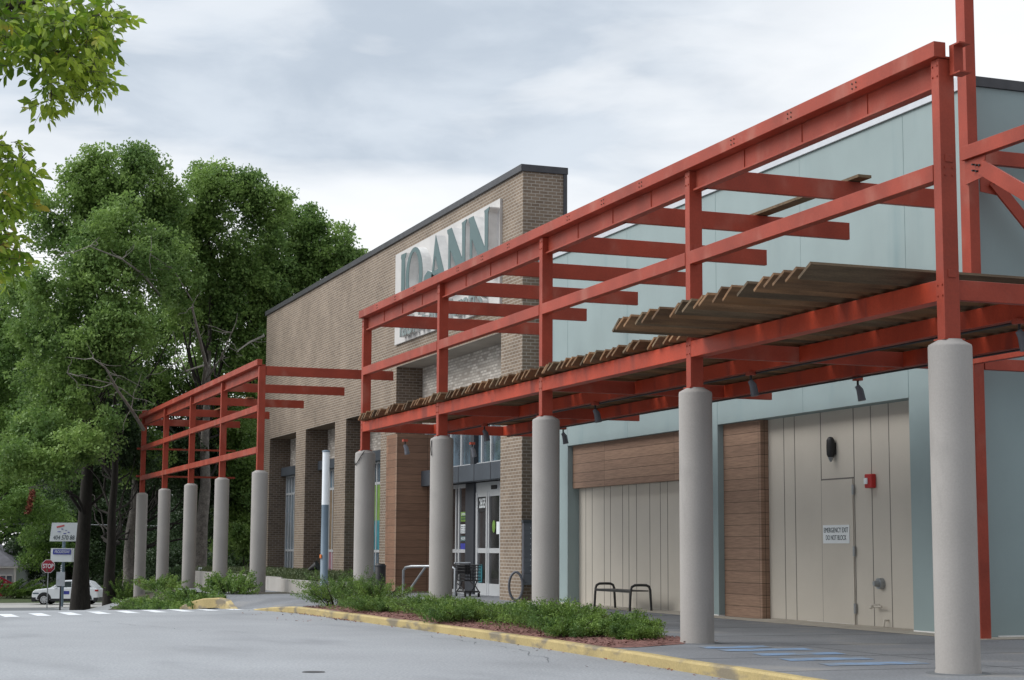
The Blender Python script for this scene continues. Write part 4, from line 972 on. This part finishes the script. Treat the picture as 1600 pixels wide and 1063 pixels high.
for i, (lab, x, y, rx, ry, h) in enumerate(BEDS): shrub(lab, x-(.05 if y > 22 else .28-.2*(i % 2)), y, .03, rx*1.2, ry*1.15, h*(1.2 if y > 22 else (.95 if i % 2 else .78)), 100+i, n=15000 if y < 14 else 11000, leaf=.046)
LB = [('round dense shrub beyond the ramp, at the foot of the tallest distant column', -1.35, 38.0, .95, 1.3, .98), ('shrub spilling over the yellow kerb of the far bed', -2.6, 35.9, .6, 1.0, .62),
      ('low shrub between the second distant column and the far yellow kerb', -2.0, 41.5, 1.3, 2.2, .75), ('low shrub in front of the third distant column, spreading over the lot edge', -3.3, 38.8, .85, 1.8, .36), ('low shrub near the fourth distant column', -2.6, 46.5, 1.2, 3.0, .65),
      ('low straggling shrub at the foot of the farthest column, leftmost of the bed', -2.7, 47.5, .8, 2.6, .45), ('mid height shrub behind the third distant column', -1.0, 54.5, 1.0, 3.0, .8), ('upright bush behind the farthest column', -.4, 69.5, .9, 1.2, 1.7)]
for i, (lab, x, y, rx, ry, h) in enumerate(LB): shrub(lab, x, y, gz(x, y), rx, ry, h*(.85 if i < 7 else 1), 150+i, n=6000, leaf=.09, group='shrubs under the distant columns')
shrub('small dark shrub in the planter left of the timber pier', 4.6, 43.3, .4, .6, .9, .35, 170, 3000, group='planter planting')
shrub('hedge strip on the grass beyond the road left of the white car', -4.0, 106, gz(-4, 106), 5, 1.2, 1.4, 171, 7000, .2, group='roadside planting')
# planter ground cover
rs = np.random.RandomState(31); n = 26000
yy2 = rs.uniform(36.8, 63, n); xx2 = np.where(yy2 < 42, rs.uniform(1.2, 2.75, n), rs.uniform(1.9, 5.15, n)); P_ = np.stack([xx2, yy2, .42+rs.uniform(0, .16, n)*(1+.6*np.sin(yy2*1.7+xx2))], 1)
tag(quads('ground_cover', leaf_polys(rs, P_, .12, .04, 0, np.array([0, 0, 1.2])), 'grass_blade'), 'low green ground cover filling the concrete planter', 'ground cover', kind='stuff')

# ------------------------------------------------------------------ near tree whose twigs hang into the top left
nb = gbase(-420, 13.5); nt_ = empty('street_tree', nb, 'near tree at the left whose yellow green leafy twigs hang into the top corner', 'tree')
rs = np.random.RandomState(77)
t = MB(); b0 = Vector(nb); tpt = [b0+Vector((0, 0, -.3)), b0+Vector((.05, 0, 1.5)), b0+Vector((-.05, .1, 3.0)), b0+Vector((.05, .05, 4.6)), b0+Vector((.1, 0, 6.2)), b0+Vector((0, 0, 8))]
t.tube(tpt, [.24, .2, .18, .14, .1, .05], 12); t.build('trunk', 'bark_near', nt_)
lm = MB()
def limbp(pts, r_0, r_1): lm.tube([tuple(at(x, y, d_)) for x, y, d_ in pts], list(np.linspace(r_0, r_1, len(pts))), 8)
lm.tube([tuple(tpt[2]), tuple(at(-200, 60, 13.2)), tuple(at(-60, 30, 13)), tuple(at(20, 8, 13)), tuple(at(110, -6, 12.9)), tuple(at(190, -20, 12.8))], [.10, .07, .05, .03, .02, .01], 8)
lm.tube([tuple(tpt[3]), tuple(at(-150, -80, 13.2)), tuple(at(-20, -30, 13)), tuple(at(25, 35, 13)), tuple(at(45, 60, 12.9)), tuple(at(100, 85, 12.9)), tuple(at(125, 100, 12.8))], [.10, .06, .035, .02, .016, .01, .006], 8)
lm.tube([tuple(at(25, 35, 13)), tuple(at(45, 80, 13)), tuple(at(80, 115, 13)), tuple(at(80, 160, 13))], [.014, .012, .008, .004], 6)
lm.tube([tuple(at(100, 85, 12.9)), tuple(at(110, 120, 12.9)), tuple(at(140, 150, 12.9))], [.009, .007, .003], 6)
lm.tube([tuple(tpt[1]), tuple(at(-180, 380, 13.4)), tuple(at(-60, 320, 13.3)), tuple(at(0, 290, 13.3)), tuple(at(40, 240, 13.3))], [.08, .06, .03, .012, .004], 8)
lm.tube([tuple(at(-60, 320, 13.3)), tuple(at(-10, 380, 13.3)), tuple(at(20, 410, 13.3))], [.02, .012, .004], 6)
lm.build('limb', 'bark_near', nt_)
MASS = [(20, 25, 55), (70, 30, 60), (120, 35, 60), (165, 45, 40), (185, 20, 28), (60, 70, 45), (110, 85, 55), (150, 95, 40), (110, 130, 45), (150, 130, 32), (85, 150, 30), (78, 172, 18), (172, 75, 28), (15, 80, 35), (190, 30, 18), (165, 140, 12), (-60, 40, 90), (-140, 60, 90), (-100, 120, 60)]
MASS2 = [(5, 250, 30), (20, 285, 34), (10, 330, 40), (0, 390, 36), (35, 300, 22), (-60, 300, 80), (-60, 400, 60), (-130, 200, 90), (10, 415, 24)]
pol = []; tw = MB()
def sprigs(masses, dep, dens, jit):
    for (mx, my, mr) in masses:
        if mx > 0: mx *= .90; my *= .93; mr *= .84
        for _ in range(int(mr*mr*dens)):
            a = rs.uniform(0, 6.28); r = mr*math.sqrt(rs.uniform(0, 1)); d_ = dep+rs.normal()*jit
            p = np.array(at(mx+r*math.cos(a), my+r*math.sin(a), d_)); dr_ = unit(np.array([rs.normal(), rs.normal(), rs.normal()*.6-.45])+np.array(RT)*.35)
            L_ = rs.uniform(.10, .2); k = rs.randint(5, 9)
            tw.tube([tuple(p), tuple(p+dr_*L_*.5+np.array([0, 0, .01])), tuple(p+dr_*L_)], [.0025, .002, .001], 4)
            for i in range(k):
                q = p+dr_*L_*(i+.6)/k; sd_ = unit(np.cross(dr_, rs.normal(size=3)))*(1 if i % 2 else -1)
                d2 = unit(dr_*.7+sd_*.8+np.array([0, 0, -.35])+rs.normal(size=3)*.15) if i < k-1 else dr_
                nn = unit(np.cross(d2, unit(rs.normal(size=3)+np.array([0, 0, .2])))); ss = unit(np.cross(d2, nn)); l = rs.uniform(.055, .095); w_ = l*.55; fold = nn*w_*.18
                # six sided leaf with a folded midrib
                a0 = q+d2*.008; pts = [a0, a0+d2*l*.28+ss*w_*.42+fold, a0+d2*l*.6+ss*w_*.42+fold, a0+d2*l-np.array([0, 0, l*.12]), a0+d2*l*.6-ss*w_*.42+fold, a0+d2*l*.28-ss*w_*.42+fold]
                pol.append(pts)
sprigs(MASS, 12.95, .022, .35); sprigs(MASS2, 13.3, .024, .4)
quads('crown', np.array(pol), 'near_leaf', nt_, nv=6); tw.build('twig', 'bark_near', nt_)

# ------------------------------------------------------------------ signs, car and house across the road
nn = Vector((fw.x, fw.y, 0)).normalized()
def plate(w_, h_, p, th=.01, m='sign_white', parent=None, name='plate', bevel=0):
    mb = MB(); mb.bar(Vector(p)-r0*w_/2, Vector(p)+r0*w_/2, th, h_); return mb.build(name, m, parent, bevel)
g0 = at(74, 930, 97); zg = gz(g0.x, g0.y)
ss = empty('stop_sign', (g0.x, g0.y, zg), 'red octagonal STOP sign on a thin post in front of the white car', 'road sign')
ctr_ = at(73, 885, 97); ctr_.x, ctr_.y = g0.x, g0.y
MB().tube([(g0.x, g0.y, zg-.2), (g0.x, g0.y, ctr_.z+.3)], .03, 8).build('post', 'galvanised', ss)
for rr_, m_, off_ in ((.40, 'sign_white', .04), (.37, 'sign_red', .052)):
    mb = MB(); pts = [ctr_+r0*(rr_*math.cos(R_(22.5+45*i)))+Vector((0, 0, rr_*math.sin(R_(22.5+45*i))))-nn*off_ for i in range(8)]
    mb.add(pts+[q_+nn*.01 for q_ in pts], [tuple(range(8)), tuple(range(15, 7, -1))]+[(i, (i+1) % 8, 8+(i+1) % 8, 8+i) for i in range(8)]); mb.build('face', m_, ss)
text_mesh('lettering', 'STOP', .34, 'sign_white', ss, onV(ctr_-nn*.056), width=.60, bold=.006)
plate(.1, .14, ctr_-r0*.05-Vector((0, 0, .24))-nn*.07, m='deck_grey', parent=ss, name='sticker')
g1 = at(97, 930, 101); zg1 = gz(g1.x, g1.y)
ps = empty('pylon_sign', (g1.x, g1.y, zg1), 'roadside pole sign with a white slanted upper panel and a boxy lower panel', 'sign')
MB().tube([(g1.x, g1.y, zg1-.2), (g1.x, g1.y, at(97, 845, 101).z)], .09, 10).build('pole', 'lamp_grey', ps)
kk = 101/F_PX
pts = [at(78, 846, 101), at(131, 846, 101), at(131, 817, 101), at(82, 817, 101)]
mb = MB(); mb.add([p-nn*.1 for p in pts]+[p+nn*.15 for p in pts], [(0, 1, 2, 3), (7, 6, 5, 4), (0, 4, 5, 1), (1, 5, 6, 2), (2, 6, 7, 3), (3, 7, 4, 0)]); mb.build('upper_panel', 'sign_white', ps)
text_mesh('phone_number', '404 570 88', .36, 'letter_text', ps, onV(at(100, 840.5, 101)-nn*.12), width=1.25, shear=.2)
mb = MB()
for dx, dy, w__, h__ in ((-7, -13, 5, 1.6), (-2, -17, 3, 2), (2, -10, 4, 2.2), (8, -12, 3, 2), (4, -15, 2.5, 1.4)):
    c_ = at(100+dx, 840+dy+4, 101)-nn*.115; mb.bar(c_-r0*w__*kk/2, c_+r0*w__*kk/2, .01, h__*kk*.6)
mb.build('emblem', 'sign_blue', ps); c_ = at(96, 824, 101)-nn*.115; MB().bar(c_-r0*.25, c_+r0*.2+Vector((0, 0, .1)), .01, .1).build('emblem', 'text_red', ps)
c_ = at(97.5, 867.5, 101); plate(33*kk, 21*kk, c_, .5, 'sign_white', ps, 'lower_panel')
c2 = at(98.5, 862.5, 101)-nn*.256; plate(28*kk, 8*kk, c2, .01, 'sign_blue', ps, 'blue_band')
text_mesh('band_text', 'PROGRESSIVE', .24, 'sign_white', ps, onV(c2-nn*.012), width=24*kk, shear=.3)
text_mesh('panel_text', 'Insurance Agency', .15, 'sign_blue', ps, onV(at(98, 870.5, 101)-nn*.256), width=22*kk)
text_mesh('panel_text', 'Auto  Home', .13, 'letter_text', ps, onV(at(97, 875, 101)-nn*.256), width=14*kk)
mb = MB()
for i_ in range(4): c_ = at(96.5-.2*i_, 884+3.2*i_, 101)-nn*.1; mb.bar(c_-r0*.035, c_+r0*.035, .01, .09)
mb.build('house_number', 'sign_white', ps)
g2 = at(94, 940, 64); zg2 = gz(g2.x, g2.y)
sb = empty('parking_sign', (g2.x, g2.y, zg2), 'grey back of a rectangular sign on a black post left of the thick oak trunk', 'road sign')
t2 = at(94, 896, 64); MB().bar((g2.x, g2.y, zg2-.2), (g2.x, g2.y, t2.z), .055, .055, (0, 1, 0)).build('post', 'black_metal', sb)
c_ = at(94.2, 905, 64); c_.x += nn.x*.04; c_.y += nn.y*.04; plate(13.5*64/F_PX, 22*64/F_PX, c_, .012, 'galvanised', sb, 'sign_back')
g3 = at(313, 915, 80); s3 = empty('small_sign', (g3.x, g3.y, gz(g3.x, g3.y)), 'narrow white sign on a short post between the third and fourth distant columns', 'sign')
MB().tube([(g3.x, g3.y, gz(g3.x, g3.y)-.1), (g3.x, g3.y, at(313, 897, 80).z)], .025, 6).build('post', 'galvanised', s3); c_ = at(313, 895, 80)-nn*.03
plate(5.4*80/F_PX, 17*80/F_PX, c_, .01, 'sign_white', s3, 'sign_plate'); plate(1.6*80/F_PX, 13*80/F_PX, c_-nn*.012, .006, 'letter_text', s3, 'print')

# parked car, side on, facing left
ca = at(55, 930, 111.5); cb2 = at(158, 930, 111.5); mid = (ca+cb2)/2; zc_ = gz(mid.x, mid.y)+.02; CLN = (cb2-ca).length
car = empty('parked_car', (mid.x, mid.y, zc_), 'white compact SUV facing left on the road behind the stop sign', 'car')
car.rotation_euler.z = math.atan2(r0.y, r0.x)
def cbuild(mb, name, m, parent=None, bevel=0): return mb.build(name, m, parent or car, bevel, local=True)
hl = CLN/2; k_ = CLN/4.4
prof = [(-2.17, .32), (-2.2, .62), (-2.14, .88), (-1.95, 1.0), (-1.1, 1.10), (-.95, 1.13), (.9, 1.18), (1.95, 1.13), (2.12, 1.05), (2.18, .8), (2.2, .55), (2.12, .32)]
def sc_(p): return [(a*k_, b*k_) for a, b in p]
cbuild(MB().prism(sc_(prof), 1, -.88, .88), 'body', 'car_white', bevel=.08)
green = [(-1.0, 1.12), (-.28, 1.56), (.0, 1.62), (1.35, 1.60), (1.62, 1.50), (2.05, 1.10)]
ro = cbuild(MB().prism(sc_(green), 1, -.76, .76), 'cabin', 'car_white', bevel=.06)
gl = [(-.82, 1.15), (-.22, 1.50), (.38, 1.54), (.38, 1.16)]; gl2 = [(.46, 1.16), (.46, 1.54), (1.3, 1.52), (1.62, 1.3), (1.72, 1.18)]
for sy in (-.775, .765):
    cbuild(MB().prism(sc_(gl), 1, sy, sy+.012), 'side_window', 'car_glass'); cbuild(MB().prism(sc_(gl2), 1, sy, sy+.012), 'side_window', 'car_glass')
cbuild(MB().add([(-1.02*k_, -.68, 1.15*k_), (-1.02*k_, .68, 1.15*k_), (-.34*k_, .62, 1.55*k_), (-.34*k_, -.62, 1.55*k_)], [(0, 1, 2, 3)]), 'windscreen', 'car_glass')
cbuild(MB().prism(sc_([(-2.19, .2), (-2.22, .5), (-1.9, .5), (-1.9, .2)]), 1, -.885, .885).prism(sc_([(1.9, .22), (1.9, .5), (2.2, .5), (2.16, .22)]), 1, -.885, .885).box(-.95*k_, .98*k_, -.89, .89, .22*k_, .42*k_), 'cladding', 'car_black', bevel=.02)
cbuild(B(-2.215*k_, -2.1*k_, -.7, .7, .62*k_, .86*k_), 'grille', 'car_black', bevel=.02)
for sy in (-.895, .755): cbuild(B(-2.12*k_, -1.72*k_, sy, sy+.14, .70*k_, .80*k_), 'headlight', 'glass_blue', bevel=.02); cbuild(B(1.98*k_, 2.205*k_, sy, sy+.14, .90*k_, 1.02*k_), 'tail_light', 'tail_red', bevel=.02)
cbuild(B(-.25*k_, .3*k_, -.892, -.884, .7*k_, .92*k_), 'door_emblem', 'sign_blue')
cbuild(B(-.7*k_, -.5*k_, -1.0, -.86, 1.08*k_, 1.2*k_), 'mirror', 'car_white', bevel=.03)
for x_ in (-1.36*k_, 1.34*k_):
    for sy in (-.80, .80):
        a_ = [(x_+.47*k_*math.cos(t), .36*k_+.47*k_*math.sin(t)) for t in [math.pi*i/14 for i in range(15)]]
        cbuild(MB().prism(a_, 1, sy-.098, sy+.098), 'wheel_arch', 'car_black')
        w_ = cbuild(MB().tube([(x_, sy-.12, .345*k_), (x_, sy+.12, .345*k_)], .345*k_, 28), 'wheel', 'tyre')
        s_ = -1 if sy < 0 else 1
        rim = MB().tube([(x_, sy+s_*.105, .345*k_), (x_, sy+s_*.13, .345*k_)], [.24*k_, .235*k_], 24)
        cbuild(rim, 'rim', 'hub', w_)
        sp = MB()
        for i in range(7): t = 2*math.pi*i/7+.2; sp.tube([(x_+.12*k_*math.cos(t), sy+s_*.131, .345*k_+.12*k_*math.sin(t)), (x_+.2*k_*math.cos(t), sy+s_*.131, .345*k_+.2*k_*math.sin(t))], .022, 6)
        cbuild(sp, 'rim_slot', 'car_black', w_)

# white house at the left edge
hc = at(23, 935, 124); zh = gz(hc.x, hc.y)
hs = empty('white_house', (hc.x, hc.y, zh), 'small white clapboard house with a grey hipped roof at the far left', 'house')
kh = 124/F_PX; zt = at(23, 888, 124).z
def hp_(u, v, z): return Vector((hc.x, hc.y, 0))+r0*u+nn*v+Vector((0, 0, z))
def hbox(mb, u0, u1, v0, v1, z0, z1):
    vs = [hp_(a, b, c_) for a in (u0, u1) for b in (v0, v1) for c_ in (z0, z1)]; return mb.add(vs, [(0, 1, 3, 2), (4, 6, 7, 5), (0, 4, 5, 1), (2, 3, 7, 6), (0, 2, 6, 4), (1, 5, 7, 3)])
hbox(MB(), -14, 0, 0, 8, zh-.5, zt).build('wall', 'house_wall', hs)
rz = zt+.12
hbox(MB(), -14.3, .25, -.3, 8.3, zt, rz).build('fascia', 'white_paint', hs); hbox(MB(), -.12, .03, -.03, .05, zh, zt).build('corner_board', 'white_paint', hs)
mb = MB(); e1 = [hp_(-14.4, -.35, rz), hp_(.35, -.35, rz), hp_(.35, 8.35, rz), hp_(-14.4, 8.35, rz), hp_(-10.2, 4, rz+2.2), hp_(-3.9, 4, rz+2.2)]
mb.add(e1, [(0, 1, 5, 4), (1, 2, 5), (2, 3, 4, 5), (3, 0, 4), (3, 2, 1, 0)]); mb.build('roof', 'house_roof', hs)
z0w, z1w = at(10, 926, 124).z, at(10, 900, 124).z
for u in (-1.05, -1.55+.0): pass
wf = MB()
for (a_, b_) in ((-.62, -.25), (-1.0, -.66)): pass
f_ = hbox(MB(), -1.15, -.2, -.04, 0, z0w-.05, z1w+.08).build('window', 'white_paint', hs)
for (a_, b_) in ((-1.08, -.72), (-.62, -.26)):
    for (c1_, c2_) in ((z0w, (z0w+z1w)/2-.03), ((z0w+z1w)/2+.03, z1w)): hbox(MB(), a_, b_, -.055, -.04, c1_, c2_).build('pane', 'glass_blue', f_)
hst = empty('porch_steps', (hc.x-1, hc.y-1, zh), 'red painted steps and railing in front of the white house', 'steps')
mb = MB(); zs = zh
for i in range(6): hbox(mb, -1.9+.38*i-.6, -1.9+.38*(i+1)-.6, -2.2, -1.0, zs-.3, zs+1.25-.2*i)
mb.build('steps', 'sign_red', hst)
mb = MB()
for v in (-2.2, -1.0):
    mb.bar(hp_(-2.4, v, zs+2.05), hp_(.1, v, zs+.85), .08, .12); mb.bar(hp_(-2.4, v, zs+1.5), hp_(.2, v, zs+.28), .06, .12)
    for i in range(8): u = -2.3+.34*i; zz_ = zs+2.0-(u+2.4)*.48; mb.bar(hp_(u, v, zz_-.85), hp_(u, v, zz_), .05, .05, (0, 1, 0))
    mb.bar(hp_(.1, v, zs-.2), hp_(.1, v, zs+.95), .1, .1, (0, 1, 0))
mb.build('railing', 'sign_red', hst)
# low building behind the distant columns
lc_ = at(345, 900, 150); zl = gz(lc_.x, lc_.y)
lbd = empty('low_building', (lc_.x, lc_.y, zl), 'low building with pale gable edges glimpsed behind the distant columns', 'building')
zr = at(340, 862, 150).z; zr2 = at(340, 842, 150).z
def lp_(u, v, z): return Vector((lc_.x, lc_.y, 0))+r0*u+nn*v+Vector((0, 0, z))
mb = MB()
def lbox(mb, u0, u1, v0, v1, z0, z1):
    vs = [lp_(a, b, c_) for a in (u0, u1) for b in (v0, v1) for c_ in (z0, z1)]; return mb.add(vs, [(0, 1, 3, 2), (4, 6, 7, 5), (0, 4, 5, 1), (2, 3, 7, 6), (0, 2, 6, 4), (1, 5, 7, 3)])
lbox(MB(), -6, 7, 0, 8, zl, zr).build('wall', 'planter_concrete', lbd)
mb = MB(); mb.add([lp_(-7, -.4, zr-.6), lp_(8, -.4, zr-.6), lp_(8, 8.4, zr-.6), lp_(-7, 8.4, zr-.6), lp_(-7, 4, zr2+.8), lp_(8, 4, zr2+.8)], [(0, 1, 5, 4), (2, 3, 4, 5), (0, 4, 3), (1, 2, 5), (0, 3, 2, 1)]); mb.build('roof', 'house_roof', lbd)
mb = MB()
for u in (-1.6, 1.9): mb.bar(lp_(u-1.2, -.6, zr+1.0), lp_(u, -.6, zr-.1), .1, .2); mb.bar(lp_(u+3.0-1.2, -.6, zr-.1), lp_(u+3.0, -.6, zr+1.0), .1, .2)
mb.build('bargeboard', 'white_paint', lbd)
# overhead lines along the road
for i_, (ya, yb_) in enumerate(((829, 823), (823, 829))):
    pass
wr = empty('utility_line', at(200, 825, 120), 'pale overhead cable strung along the road behind the trees', 'cable')
mb = MB(); mb.tube([at(-300, 816, 120), at(0, 819, 120), at(120, 820, 120), at(210, 821, 120), at(320, 825, 120), at(400, 829, 120), at(520, 834, 120)], .035, 6); mb.build('cable', 'wire', wr)
